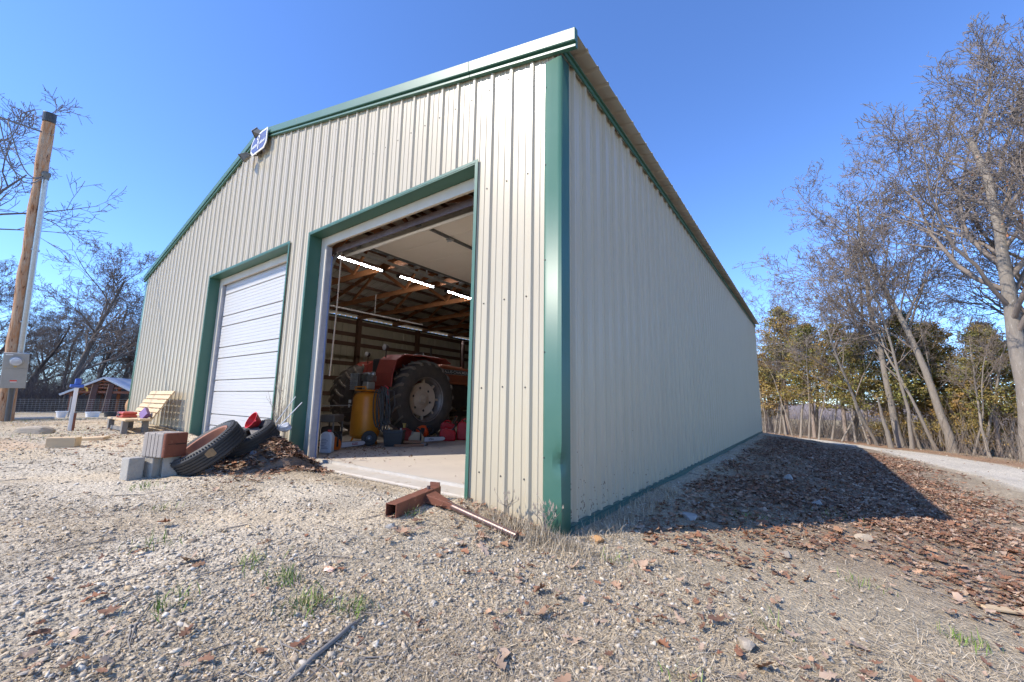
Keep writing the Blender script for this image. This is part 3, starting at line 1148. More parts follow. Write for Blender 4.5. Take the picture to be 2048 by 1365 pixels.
wf = thing('wire_fence', 'woven wire fence running in front of the open shed', 'fence', (-36, 3, 0))
fa, fb = Vector((-37.5, -3.6, 0)), Vector((-34.0, 7.6, 0))
mb = MB()
nz = 9
for k in range(nz):
    h = .08 + k * .125
    for i in range(14):
        a, b_ = fa.lerp(fb, i / 14), fa.lerp(fb, (i + 1) / 14)
        a.z, b_.z = gz(a.x, a.y) + h, gz(b_.x, b_.y) + h
        mb.tube([a - wf.location, b_ - wf.location], .0045, 3, cap=False)
for i in range(75):
    a = fa.lerp(fb, i / 74)
    z = gz(a.x, a.y)
    mb.tube([Vector((a.x, a.y, z + .06)) - wf.location, Vector((a.x, a.y, z + 1.10)) - wf.location], .003, 3, cap=False)
w_ = mb.build('wire_mesh', mat('fence wire', (.40, .40, .38), .45, .4), wf, fixn=False)
w_['kind'] = 'stuff'
for i in range(5):
    a = fa.lerp(fb, .04 + i * .23)
    z = gz(a.x, a.y)
    MB().tube([Vector((a.x, a.y, z - .2)) - wf.location, Vector((a.x + .06, a.y, z + 1.25)) - wf.location], .035, 6).build('fence_post', mat('grey fence post', (.33, .30, .26), .8), wf)

HAY = mat('dry hay', (.42, .25, .13), .95, 0, (.28, .15, .07), 22, .7, bump=.9, bscale=40)
mb = MB()
mb.lathe([(.1, -.55), (.56, -.55), (.64, -.48), (.66, 0), (.64, .48), (.56, .55), (.1, .55)], 20, Matrix.Rotation(R(90), 4, 'Y'))
hb = mb.build('hay_bale', HAY, smooth=True, auto=50)
hb.location = (-28.6, 3.95, gz(-28.6, 3.95) + .60)
hb.rotation_euler = (0, 0, R(20))
tag(hb, 'round brown hay bale just left of the barn corner', 'hay bale')


def tub(label, cat, name, loc, r0, r1, h, material, rim=True):
    t_ = thing(name, label, cat, (loc[0], loc[1], gz(*loc) - .01))
    MB().lathe([(r0, 0), (r1, h), (r1 + .02, h), (r1 + .02, h - .03), (r1 - .02, h - .01), (r0 - .03, .03)], 18, cap=False).build('shell', material, t_, smooth=True, auto=40)
    MB().lathe([(0, .03), (r0 - .02, .031)], 18, cap=False).build('bottom', material, t_)
    return t_


tub('pale stock tub standing at the wire fence before the shed', 'tub', 'stock_tub', (-31.5, 2.4), .26, .30, .30, WHITE)
tub('small white bucket by the fence, left of the stock tub', 'bucket', 'bucket', (-31.5, 1.2), .15, .23, .36, WHITE)
tub('dark rubber tub under the open shed', 'tub', 'stock_tub', (-33.0, 3.45), .30, .34, .28, BLACK)
# leaning board and pale log by the pole
bd = thing('leaning_board', 'weathered grey board propped up low behind the pole', 'board', (-21.5, -3.9, gz(-21.5, -3.9)))
MB().box(-.04, .04, -.55, .40, 0, .04, Matrix.Rotation(R(-8), 4, 'X')).build('batten', WOODD, bd)
mb = MB()
mb.extrude([(-.55, .0), (.62, 0), (.30, .46), (-.5, .44)], 0, .04, lambda p, q, x: (x - .22 + q * .25, p, q + .03))
mb.build('sheet', mat('grey weathered plywood', (.40, .32, .27), .85, 0, (.30, .23, .19), 4, .6), bd)
lg = MB().tube([(-20.2, -3.6, gz(-20.2, -3.6) + .06), (-20.6, -2.2, gz(-20.6, -2.2) + .07), (-21.2, -.2, gz(-21.2, -.2) + .05)], [.07, .06, .05], 8).build('fallen_pole', mat('pale bark free wood', (.55, .48, .40), .8, 0, (.4, .33, .26), 8, .6), smooth=True)
tag(lg, 'pale debarked pole lying on the ground behind the meter pole', 'log')

# ------------------------------------------------------------------ bench with things on it
PINE = mat('pale pine board', (.62, .46, .27), .7, 0, (.52, .36, .20), 4, .6, stretch=(.6, 4, 4))
GREYW = mat('grey weathered wood', (.24, .22, .20), .85, 0, (.16, .14, .12), 7, .6)
bx, by = -8.95, -.10
bz = gz(-8.9, -.5) - .02
bench = thing('wooden_bench', 'low pine bench with slatted back leaning at the barn wall', 'bench', (bx, by, bz))
for i in range(6):
    s = i / 5
    z = .30 + .42 * s
    y = -.30 + .22 * s
    o = MB().box(-.72, .72, -.014, .014, -.038, .038, Matrix.Translation((.015 * ((i * 7) % 3 - 1), y, z)) @ Matrix.Rotation(R(-27), 4, 'X')).build('back_slat', PINE, bench, bevel=.004)
for x in (-.55, 0, .55):
    MB().bar((x, -.33, .20), (x, -.045, .74), .07, .03, (0, 1, 0)).build('back_support', PINE, bench)
for i in range(2):
    MB().box(-.50, .82, -.72 + i * .19, -.55 + i * .19, .215, .25).build('seat_board', PINE, bench, bevel=.006)
for x in (-.38, .62):
    for y in (-.68, -.40):
        MB().box(x - .05, x + .05, y - .04, y + .04, -.1, .212).build('leg', GREYW, bench, bevel=.004)
MB().box(-.33, .57, -.69, -.66, .04, .10).build('stretcher', GREYW, bench)
tb = thing('toolbox', 'orange red plastic case lying on the bench seat', 'case', (bx - .02, by - .54, bz + .2505))
ORED = mat('orange red plastic', (.55, .09, .045), .45, 0, (.48, .07, .04), 6, .5)
MB().box(-.22, .22, -.11, .11, 0, .05).build('base', ORED, tb, bevel=.02)
MB().box(-.215, .215, -.105, .105, .0525, .105).build('lid', ORED, tb, bevel=.02)
MB().box(-.05, .05, -.125, -.106, .035, .07).build('latch', BLACKP, tb)
pbk = thing('purple_box', 'small purple box propped on the bench against its slats', 'box', (bx + .50, by - .40, bz + .2505))
Mp = Matrix.Translation((0, 0, .075)) @ Matrix.Rotation(R(28), 4, 'Y') @ Matrix.Rotation(R(-25), 4, 'X')
MB().box(-.12, .12, -.03, .03, -.075, .075).build('body', mat('purple card', (.13, .055, .16), .6, 0, (.10, .04, .13), 6, .5), pbk, M=Mp, bevel=.006)
MB().box(-.115, .115, -.033, -.0305, -.07, .07).build('front_sheet', mat('purple print', (.17, .085, .21), .5), pbk, M=Mp)

# ------------------------------------------------------------------ blocks, timber, tyres
CB = mat('concrete block', (.40, .37, .32), .9, 0, (.31, .285, .245), 14, .7, wear=(.24, .21, .17), wscale=14, wthr=.6, bump=.6, bscale=70)
for i, (x, y, a, w, h, lab) in enumerate(((-3.72, -1.595, 12, .13, .21, 'concrete block nearest the camera, standing clear of the timber'), (-3.74, -1.435, 24, .13, .195, 'middle concrete block under the timber chunk'), (-3.68, -1.325, -8, .13, .2, 'concrete block beside the tyre holding up the timber chunk'))):
    z = gz(x, y) - .015
    o = MB().box(-w / 2, w / 2, -.062, .062, 0, h, Matrix.Translation((0, 0, 0)) @ Matrix.Rotation(R(a), 4, 'Z')).build('concrete_block', CB, bevel=.008)
    o.location = (x, y, z)
    tag(o, lab, 'concrete block', 'blocks under the timber')
TIMG = mat('grey cracked end grain', (.42, .37, .32), .9, 0, (.25, .21, .18), 6, .6, stretch=(8, 8, .8), bump=.6, bscale=25)
TIMR = mat('red stained sawn timber', (.25, .085, .045), .8, 0, (.17, .055, .03), 5, .6, wear=(.35, .15, .08), wscale=6, wthr=.6, bump=.4, bscale=30)
tmz = gz(-3.55, -1.42) + .187
tim = thing('timber_chunk', 'thick red brown timber chunk resting on concrete blocks', 'timber', (-3.68, -1.375, tmz), rot=(0, 0, R(21)))
MB().box(-.16, .098, -.105, .105, 0, .235).build('grey_side', TIMG, tim, bevel=.012)
MB().box(.0985, .135, -.108, .108, .002, .233).build('sawn_face', TIMR, tim, bevel=.014)
mb = MB()
for k, (y0, z0, dz) in enumerate(((-.08, .125, .0), (-.01, .12, .006))):
    mb.box(.1352, .1375, y0, y0 + .1, z0, z0 + .006 + dz)
mb.build('saw_notch', mat('dark cut', (.06, .03, .02), .9), tim)
for k in range(4):
    MB().box(-.1 + k * .045, -.097 + k * .045, -.1065, -.1045, .0, .236 - .02 * (k % 2)).build('crack', mat('dark crack', (.06, .05, .045), 1), tim)


def tyre(name, label, c, n, Ro, Ri, w, rim, treadn, wear_patch=False):
    n = Vector(n).normalized()
    q = n.to_track_quat('Z', 'Y').to_matrix().to_4x4()
    t_ = thing(name, label, 'tyre', c, 'worn tyres dumped at the doorway')
    h = w / 2
    sw_ = (Ro - Ri)
    prof = [(Ri, -h * .62), (Ri + .012, -h * .80), (Ri + sw_ * .5, -h * 1.02), (Ro - .035, -h * .92), (Ro - .008, -h * .80), (Ro, -h * .70)]
    for g in (-.42, -.14, .14, .42):
        prof += [(Ro, h * (g - .055)), (Ro - .010, h * (g - .04)), (Ro - .010, h * (g + .04)), (Ro, h * (g + .055))]
    prof += [(Ro, h * .70), (Ro - .008, h * .80), (Ro - .035, h * .92), (Ri + sw_ * .5, h * 1.02), (Ri + .012, h * .80), (Ri, h * .62), (Ri + .02, h * .4), (Ri + .05, 0), (Ri + .02, -h * .4)]
    prof.append(prof[0])
    MB().lathe(prof, 56, q, cap=False).build('casing', BLACK, t_, smooth=True, auto=30)
    mb = MB()
    for k in range(72):
        a = 2 * math.pi * k / 72
        for s in (-1, 1):
            Mq = q @ Matrix.Rotation(a, 4, 'Z') @ Matrix.Translation((Ro - .022, 0, s * h * .855)) @ Matrix.Rotation(s * R(-42), 4, 'Y')
            mb.box(-.016, .014, -.0075, .0075, -.003, .006, Mq)
    tl = mb.build('shoulder_tread', BLACK, t_, fixn=False)
    tl['kind'] = 'stuff'
    if rim:
        rp = [(Ri + .012, h * .80), (Ri + .016, h * .90), (Ri - .005, h * .84), (Ri - .02, h * .55), (Ri - .035, h * .1), (Ri - .06, -h * .25), (Ri - .055, -h * .6), (Ri + .01, -h * .8)]
        MB().lathe(rp, 40, q, cap=False).build('rim', mat('rusty rim', (.30, .13, .075), .65, .25, (.20, .075, .04), 9, .7, wear=(.42, .25, .17), wscale=7, wthr=.6), t_, smooth=True, auto=35).modifiers.new('t', 'SOLIDIFY').thickness = .004
        MB().lathe([(Ri - .058, -h * .38), (Ri - .10, -h * .30), (Ri - .11, -h * .34)], 40, q, cap=False).build('rim_lip', MATS['rusty rim'], t_, smooth=True)
    if wear_patch:
        Mq = q @ Matrix.Rotation(R(-8), 4, 'Z')
        vs = []
        for z in (-.035, 0, .035):
            for a in (-.16, -.08, 0, .08):
                rr_ = Ro - .001 + .006 * math.cos(a * 9)
                vs.append(Mq @ Vector((rr_ * math.cos(a), rr_ * math.sin(a), z * (1.2 - abs(a) * 3) + .02)))
        MB().add(vs, [(i * 4 + j, i * 4 + j + 1, (i + 1) * 4 + j + 1, (i + 1) * 4 + j) for i in range(2) for j in range(3)]).build('exposed_cord', mat('tan tyre cord', (.36, .24, .12), .9, 0, (.2, .13, .07), 30, .7), t_)
    return t_


N1 = (-.065, -.62, .77)
tyre('worn_tyre', 'truck tyre with rusty rim leaning back on the leaf pile', (-3.61, -1.03, .385), N1, .335, .225, .21, True, 60, True)
tyre('worn_tyre', 'bare tyre without rim lying behind the rimmed tyre', (-3.93, -.55, .40), (-.02, -.50, .86), .33, .21, .22, False, 60)

# ------------------------------------------------------------------ hitch bar in front of the corner
hz = gz(-1.1, -.4)
hb_ = thing('hitch_bar', 'rusty square tube with long round bar lying before the corner', 'steel bar', (0, 0, 0))
a, b_ = Vector((-.97, -.76, gz(-.97, -.76) + .050)), Vector((-1.13, -.17, gz(-1.13, -.17) + .058))
mb = MB()
d_ = (b_ - a).normalized()
sv = d_.cross(Vector((0, 0, 1))).normalized()
uv_ = sv.cross(d_)
for s in (-1, 1):
    mb.bar(a + sv * (s * .043), b_ + sv * (s * .043), .007, .094, uv_)
    mb.bar(a + uv_ * (s * .0435), b_ + uv_ * (s * .0435), .079, .007, uv_)
mb.build('square_tube', RUST, hb_, bevel=.002)
mid = a.lerp(b_, .74) + sv * .046
end = Vector((-.17, -.335, gz(-.17, -.335) + .035))
q = mid.lerp(end, .30)
mb = MB()
up_ = Vector((0, 0, 1))
mb.add([mid - d_ * .085 - up_ * .03, mid + d_ * .06 - up_ * .03, mid + d_ * .06 + up_ * .035, mid - d_ * .085 + up_ * .035, q - d_ * .022 - up_ * .02, q + d_ * .022 - up_ * .02, q + d_ * .022 + up_ * .022, q - d_ * .022 + up_ * .022],
       [(0, 1, 2, 3), (7, 6, 5, 4), (0, 4, 5, 1), (1, 5, 6, 2), (2, 6, 7, 3), (3, 7, 4, 0)])
mb.build('gusset', RUST, hb_, bevel=.004)
MB().tube([mid.lerp(end, .22), mid.lerp(end, .62), end], [.027, .025, .024], 14).build('round_bar', mat('worn brown bar', (.14, .085, .07), .38, .6, (.22, .15, .13), 14, .6), hb_, smooth=True, auto=50)
pl = b_ + uv_ * .047
mb = MB()
mb.bar(pl - d_ * .02 - sv * .045, pl - d_ * .02 + sv * .045, .012, .07, uv_)
mb.build('lug', RUST, hb_)
MB().tube([pl + uv_ * .0 - d_ * .12, pl + uv_ * .025 - d_ * .12], .014, 8).build('bolt', RUSTG, hb_)

# ------------------------------------------------------------------ clutter at the pile between the doors
fz = .50
fu = thing('red_funnel', 'red plastic funnel lying on the debris pile between the doors', 'funnel', (-4.04, -.40, .595))
FRED = mat('red funnel plastic', (.60, .035, .035), .35, 0, (.5, .03, .03), 5, .5)
Mf = Vector((-.02, -.85, .42)).normalized().to_track_quat('Z', 'Y').to_matrix().to_4x4()
MB().lathe([(.098, .10), (.106, .10), (.104, .092), (.03, -.03), (.012, -.12), (.008, -.12), (.024, -.03), (.098, .088), (.098, .10)], 28, Mf, cap=False).build('cone', FRED, fu, smooth=True, auto=40)
MB().box(.10, .13, -.012, .012, .086, .094, Mf).build('hang_tab', FRED, fu)
o = MB().box(-.36, .30, -.05, .05, -.018, .018).build('broken_plank', GREYW, bevel=.004)
o.location = (-3.92, -.47, .50)
o.rotation_euler = (R(10), R(14), R(-14))
tag(o, 'grey broken plank lying on the debris pile beside the funnel', 'plank')
o = MB().tube([(-3.62, -.93, .165), (-3.50, -.66, .245), (-3.38, -.36, .33)], .014, 8).build('black_pipe', BLACKP, smooth=True)
tag(o, 'thin black pipe sticking out of the leaf pile', 'pipe')
for i, (a, b_, lab) in enumerate((((-3.83, -.45, .33), (-3.62, -.10, .86), 'longer thin grey rod leaning from the debris pile to the trim'), ((-3.90, -.42, .36), (-3.67, -.16, .93), 'thinner grey rod leaning from the debris pile behind the other'))):
    o = MB().tube([a, b_], .007 if i == 0 else .005, 6).build('metal_rod', GALV)
    tag(o, lab, 'rod', 'rods in the debris pile')
# crumpled plastic and cardboard in the pile
def crumple(name, label, cat, loc, size, material, seed):
    r_ = random.Random(seed)
    bm = bmesh.new()
    bmesh.ops.create_icosphere(bm, subdivisions=2, radius=1)
    for v in bm.verts:
        k = r_.uniform(.55, 1.15)
        v.co = Vector((v.co.x * size[0] * k, v.co.y * size[1] * k, v.co.z * size[2] * r_.uniform(.4, 1.2)))
    me = bpy.data.meshes.new(name)
    bm.to_mesh(me)
    bm.free()
    me.materials.append(material)
    o = bpy.data.objects.new(name, me)
    COL.objects.link(o)
    o.location = loc
    return tag(o, label, cat)


PLAST = mat('crumpled pale plastic', (.62, .64, .68), .4, 0, (.45, .47, .5), 14, .6)
crumple('plastic_bag', 'crumpled white plastic bag on top of the debris pile', 'bag', (-3.80, -.20, .55), (.07, .09, .06), PLAST, 3)
crumple('plastic_sheet', 'scrap of pale blue plastic under the bare tyre', 'plastic scrap', (-3.62, -.60, .28), (.12, .07, .04), mat('pale blue plastic', (.40, .44, .52), .35), 4)
crumple('food_wrapper', 'orange and white food wrapper lying in the dead grass', 'wrapper', (-.62, -1.42, gz(-.62, -1.42) + .012), (.035, .03, .010), mat('orange wrapper', (.75, .28, .06), .4, 0, (.8, .72, .65), 30, .5), 5)

# wood offcuts, boards and rocks in the left yard
o = MB().box(-.15, .15, -.09, .09, 0, .15).build('wood_offcut', PINE, bevel=.008)
o.location = (-6.93, -1.66, gz(-6.93, -1.66) - .02)
o.rotation_euler = (0, 0, R(62))
tag(o, 'squared pine offcut lying in leaves left of the blocks', 'wood block')
o = MB().box(-.26, .26, -.07, .07, 0, .045).build('pine_board', PINE, bevel=.005)
o.location = (-7.75, -1.30, gz(-7.75, -1.30) + .0)
o.rotation_euler = (R(6), R(-4), R(48))
tag(o, 'short pine board half buried in leaves before the bench', 'board')


def rock(label, x, y, s, colr, seed, sink=.3):
    r_ = random.Random(seed)
    bm = bmesh.new()
    bmesh.ops.create_icosphere(bm, subdivisions=3, radius=1)
    ph = [(Vector((r_.gauss(0, 1), r_.gauss(0, 1), r_.gauss(0, 1))).normalized(), r_.uniform(.42, .85)) for _ in range(12)]
    for v in bm.verts:
        q = v.co.copy()
        for nrm, dd in ph:
            e = q.dot(nrm) - dd
            if e > 0:
                q -= nrm * e * .97
        v.co = Vector((q.x * s[0], q.y * s[1], q.z * s[2])) * (1 + r_.uniform(-.02, .02))
    me = bpy.data.meshes.new('rock')
    bm.to_mesh(me)
    bm.free()
    me.materials.append(colr)
    o = bpy.data.objects.new('rock', me)
    COL.objects.link(o)
    o.location = (x, y, gz(x, y) + s[2] * (1 - 2 * sink) * .8)
    o.rotation_euler = (0, 0, r_.uniform(0, 6))
    return tag(o, label, 'rock', 'loose rocks')


LIME = mat('pale limestone', (.42, .35, .265), .95, 0, (.30, .245, .185), 14, .7, bump=.7, bscale=50)
OCHRE = mat('ochre stone', (.48, .27, .11), .95, 0, (.34, .19, .09), 16, .7, bump=.7, bscale=50)
GREYR = mat('grey stone', (.37, .35, .32), .95, 0, (.25, .235, .215), 12, .7, bump=.7, bscale=50)
rock('low grey rock in the yard near the hydrant', -9.3, -1.75, (.30, .18, .10), LIME, 1)
rock('ochre rock at the foot of the barn corner', .215, .12, (.06, .035, .035), OCHRE, 2)
rock('pale flat rock in dead grass right of the shadow', 1.80, 2.15, (.075, .045, .05), LIME, 3)
rock('tan flat rock in leaves below the shadow edge', 1.28, 1.05, (.08, .05, .03), LIME, 8)
rock('tan rock at the bottom edge of the picture', 1.19, -.48, (.06, .045, .035), LIME, 4)
rock('grey rock inside the barn shadow beside the leaves', .55, 1.35, (.09, .07, .05), GREYR, 5)
rock('pale rock near the sunny rim of the shadow', 1.48, 3.2, (.09, .07, .06), GREYR, 6)
rock('white rock on the bank in the middle of the shadow', 1.15, 4.75, (.09, .08, .07), GREYR, 7)
rock('white stone by the gravel in front of the steel bar', -.85, -.85, (.045, .035, .03), GREYR, 9)
o = MB().tube([(-.02, -1.92, gz(-.02, -1.92) + .006), (-.06, -1.80, gz(-.06, -1.80) + .010), (-.09, -1.69, gz(-.09, -1.69) + .010), (-.115, -1.62, gz(-.115, -1.62) + .012), (-.145, -1.52, gz(-.145, -1.52) + .008)], [.008, .010, .0095, .008, .004], 7).build('dead_stick', GREYW, smooth=True)
tag(o, 'grey split stick lying at the bottom of the yard', 'stick')
o = MB().box(-.13, .13, -.028, .028, 0, .014).build('wood_scrap', PINE, bevel=.003)
o.location = (2.36, 1.22, gz(2.36, 1.22) + .012)
o.rotation_euler = (R(5), R(7), R(35))
tag(o, 'pale strip of wood at the right edge in dead grass', 'wood scrap')

# ------------------------------------------------------------------ tractor inside the barn
FZ0 = .131
TRED = mat('faded tractor red', (.36, .055, .032), .5, 0, (.24, .04, .028), 4, .7, wear=(.16, .07, .05), wscale=6, wthr=.64)
TORG = mat('faded tractor orange', (.40, .12, .05), .55, 0, (.27, .075, .035), 4, .7, wear=(.15, .08, .05), wscale=6, wthr=.64)
DARK = mat('greasy dark iron', (.05, .042, .038), .6, .3, (.09, .07, .055), 9, .6)
RUB = mat('muddy tractor rubber', (.042, .038, .035), .75, 0, (.13, .10, .075), 7, .75, bump=.3, bscale=50)
LUGM = mat('muddy tread lug', (.12, .098, .075), .8, 0, (.27, .21, .155), 12, .7, bump=.3, bscale=60)
CREAMW = mat('cream wheel disc', (.60, .47, .35), .55, 0, (.46, .33, .23), 6, .7, wear=(.24, .13, .08), wscale=9, wthr=.63)
RIMG = mat('grey steel rim', (.34, .31, .29), .45, .5, (.22, .17, .14), 10, .6)
tr = thing('tractor', 'old red tractor with big cleated rear tyres parked inside the barn', 'tractor', (-5.95, 3.05, FZ0))


def lug_mesh():
    """one curved tyre bar, laid along the tread from the middle to the shoulder."""
    vs, fs = [], []
    n = 6
    for i in range(n):
        s = i / (n - 1)
        ang = -.155 * s - .03 * s * s
        zz = .005 + .235 * s
        R0 = .768 - .05 * max(0, s - .7) / .3
        for r_, da in ((R0 - .03, -.034), (R0 + .032, -.022), (R0 + .032, .022), (R0 - .03, .034)):
            a = ang + da
            vs.append((r_ * math.cos(a), r_ * math.sin(a), zz))
    for i in range(n - 1):
        for j in range(3):
            fs.append((i * 4 + j, i * 4 + j + 1, (i + 1) * 4 + j + 1, (i + 1) * 4 + j))
    fs += [(3, 2, 1, 0), (n * 4 - 4, n * 4 - 3, n * 4 - 2, n * 4 - 1)]
    return vs, fs


LV, LF = lug_mesh()


def rear_wheel(x, side_sign, full):
    C = Vector((x, 0, .80))
    Mw = Matrix.Translation(C) @ Matrix.Rotation(R(90) * side_sign, 4, 'Y')
    w = .23
    wh = MB().lathe([(.43, -w * .8), (.47, -w * .98), (.60, -w * 1.04), (.70, -w * .96), (.745, -w * .85), (.765, -w * .5), (.770, 0), (.765, w * .5), (.745, w * .85), (.70, w * .96), (.60, w * 1.04), (.47, w * .98), (.43, w * .8)], 48, Mw, cap=False).build('wheel', RUB, tr, smooth=True, auto=40)
    n = 21
    if full:
        me0 = None
        for k in range(n):
            for s in (0, 1):
                Ml = Mw @ Matrix.Rotation(2 * math.pi * (k + .5 * s) / n, 4, 'Z')
                if s:
                    Ml = Ml @ Matrix.Scale(-1, 4, (0, 0, 1))
                if me0 is None:
                    o = MB().add(LV, LF).build('tread_lug', LUGM, wh)
                    me0 = o.data
                else:
                    o = bpy.data.objects.new('tread_lug', me0)
                    COL.objects.link(o)
                    o.parent = wh
                o.matrix_local = Ml
    else:
        mb = MB()
        for k in range(n):
            for s in (0, 1):
                Ml = Mw @ Matrix.Rotation(2 * math.pi * (k + .5 * s) / n, 4, 'Z')
                if s:
                    Ml = Ml @ Matrix.Scale(-1, 4, (0, 0, 1))
                mb.add([Ml @ Vector(q) for q in LV], LF)
        o = mb.build('tread', LUGM, wh)
        o['kind'] = 'stuff'
    rp = [(.43, w * .86), (.455, w * .93), (.462, w * .80), (.44, w * .66), (.415, w * .5), (.405, w * .2), (.395, 0), (.39, -w * .5), (.45, -w * .85)]
    o = MB().lathe(rp, 44, Mw, cap=False).build('rim', RIMG, wh, smooth=True, auto=35)
    o.modifiers.new('t', 'SOLIDIFY').thickness = .006
    MB().lathe([(.0, w * .30), (.12, w * .30), (.15, w * .26), (.20, w * .18), (.27, w * .26), (.33, w * .40), (.342, w * .36), (.342, w * .2), (.0, w * .1)], 44, Mw, cap=False).build('disc', CREAMW, wh, smooth=True, auto=35)
    MB().lathe([(.0, w * .62), (.045, w * .62), (.05, w * .52), (.082, w * .50), (.088, w * .44), (.088, w * .25)], 24, Mw, cap=False).build('hub', CREAMW, wh, smooth=True, auto=35)
    for k in range(3):
        a = 2 * math.pi * k / 3 + .4
        MB().lathe([(.020, w * .5), (.020, w * .60), (.012, w * .62), (0, w * .62)], 8, Mw @ Matrix.Translation((.058 * math.cos(a), .058 * math.sin(a), 0)), cap=False).build('hub_nut', CREAMW, wh)
    for k in range(6):
        a = 2 * math.pi * k / 6 + .25
        MB().lathe([(.026, 0), (.026, .003), (0, .003)], 10, Mw @ Matrix.Rotation(a, 4, 'Z') @ Matrix.Translation((.235, 0, w * .235)), cap=False).build('disc_hole', DARK, wh)
    for k in range(8):
        a = 2 * math.pi * k / 8
        MB().box(.325, .415, -.022, .022, w * .20, w * .46, Mw @ Matrix.Rotation(a, 4, 'Z')).build('rim_clamp', CREAMW, wh, bevel=.006)
    return wh


rear_wheel(.93, 1, True)
rear_wheel(-.97, -1, False)


def front_wheel(x):
    Mw = Matrix.Translation((x, 2.55, .38)) @ Matrix.Rotation(R(90), 4, 'Y')
    wh = MB().lathe([(.21, -.08), (.30, -.10), (.36, -.08), (.38, -.03), (.38, .03), (.36, .08), (.30, .10), (.21, .08)], 28, Mw, cap=False).build('wheel', RUB, tr, smooth=True, auto=40)
    MB().lathe([(0, .03), (.06, .05), (.10, .02), (.21, .07), (.215, -.07), (0, -.02)], 24, Mw, cap=False).build('rim', CREAMW, wh, smooth=True, auto=40)


front_wheel(.66)
front_wheel(-.66)
MB().tube([(-.9, 0, .80), (.9, 0, .80)], .085, 14).build('rear_axle', DARK, tr, smooth=True, auto=40)
MB().box(-.20, .20, -.35, 1.3, .60, 1.10).build('transmission', DARK, tr, bevel=.04)
MB().box(-.17, .17, 1.3, 2.6, .62, 1.18).build('engine', DARK, tr, bevel=.03)
mb = MB()
mb.extrude([(1.05, 1.20), (1.05, 1.58), (1.25, 1.66), (2.7, 1.56), (2.86, 1.48), (2.86, .95), (2.5, .95), (2.4, 1.18)], -.30, .30, lambda p, q, x: (x, p, q))
hood = mb.build('hood', TORG, tr, bevel=.05)
MB().box(.3005, .306, 1.06, 2.40, 1.425, 1.535).build('decal_strip', mat('black decal', (.018, .018, .02), .4), hood)
mb = MB()
for z in (1.425, 1.532):
    mb.box(.3062, .3075, 1.06, 2.40, z, z + .005)
mb.build('decal_border', WHITE, hood)
text_mesh('decal_lettering', 'ALLIS-CHALMERS', .095, WHITE, hood, Matrix.Translation((.3075, 1.73, 1.481)) @ Matrix.Rotation(R(90), 4, 'Z') @ Matrix.Rotation(R(90), 4, 'X'), .001, .0015, xs=1.25)
MB().box(-.31, .31, 2.87, 2.90, .98, 1.46).build('grille', DARK, tr)
for s in (1, -1):
    mb = MB()
    xi, xo = s * .64, s * 1.16
    dy_ = 0 if s == 1 else .62
    arc = [(y_ + dy_, z_) for y_, z_ in ((-.92, 1.05), (-.90, 1.30), (-.82, 1.56), (-.66, 1.675), (-.2, 1.70), (.45, 1.685), (.62, 1.60))]
    n = len(arc)
    vs = [(xi, y, z) for y, z in arc] + [(xo, y, z - .03) for y, z in arc] + [(xi, .62 + dy_, .95), (xi, -.92 + dy_, .95)]
    fs = [(i, i + 1, n + i + 1, n + i) for i in range(n - 1)]
    fs.append(tuple(range(n)) + (2 * n, 2 * n + 1))
    mb.add(vs, fs)
    f = mb.build('fender', TRED, tr)
    f.modifiers.new('t', 'SOLIDIFY').thickness = .012
    MB().tube([(xo, y, z - .03) for y, z in arc], .014, 6).build('fender_bead', TRED, f)
    Ml = Matrix.Translation((s * .74, -.78 + dy_, 1.80)) @ Matrix.Rotation(R(90), 4, 'X')
    lm = MB().lathe([(0, -.06), (.045, -.05), (.065, 0), (.065, .03)], 16, Ml).build('rear_lamp', DARK, tr, smooth=True, auto=40)
    MB().lathe([(.062, .031), (.05, .04), (0, .045)], 16, Ml, cap=False).build('lens', mat('lamp lens', (.55, .50, .48), .2), lm, smooth=True)
    MB().tube([(s * .74, -.76 + dy_, 1.60), (s * .74, -.76 + dy_, 1.75)], .012, 6).build('lamp_stem', DARK, tr)
MB().box(-.62, .62, -.35, .75, .93, .97).build('platform', DARK, tr)
seat = MB().box(-.26, .26, -.28, .20, 1.20, 1.32).build('seat', BLACKP, tr, bevel=.05)
MB().box(-.26, .26, -.36, -.27, 1.28, 1.66).build('seat_back', BLACKP, tr, bevel=.04)
MB().box(-.1, .1, -.1, .1, .97, 1.2).build('seat_post', DARK, tr)
MB().box(-.30, .30, .80, 1.04, 1.0, 1.62).build('dash', TRED, tr, bevel=.03)
mb = MB()
Ms = Matrix.Translation((0, .62, 1.78)) @ Matrix.Rotation(R(35), 4, 'X')
mb.tube([Ms @ Vector((.20 * math.cos(a), .20 * math.sin(a), 0)) for a in np.linspace(0, 2 * math.pi, 25)[:-1]], .015, 8, closed=True)
for k in range(3):
    a = 2 * math.pi * k / 3
    mb.tube([Ms @ Vector((0, 0, -.02)), Ms @ Vector((.20 * math.cos(a), .20 * math.sin(a), 0))], .010, 6)
mb.build('steering_wheel', BLACKP, tr, smooth=True)
MB().tube([(0, .95, 1.55), (0, .62, 1.77)], .02, 8).build('steering_column', DARK, tr)
MB().tube([(.42, .75, 1.0), (.45, .70, 1.72), (.47, .66, 1.98)], [.012, .012, .022], 8).build('lever', DARK, tr)
MB().tube([(.12, 2.1, 1.6), (.12, 2.1, 2.35)], .035, 10).build('exhaust', RUSTG, tr, smooth=True)
for s in (-1, 1):
    MB().bar((s * .28, -.15, .55), (s * .40, -.95, .45), .05, .07).build('lift_arm', DARK, tr)
    MB().bar((s * .25, -.1, 1.05), (s * .36, -.62, .52), .03, .03).build('lift_link', DARK, tr)
MB().bar((0, 1.9, .45), (0, 2.55, .45), .12, .12).build('front_pedestal', DARK, tr)
MB().bar((-.6, 2.55, .42), (.6, 2.55, .42), .09, .09).build('front_axle', DARK, tr)

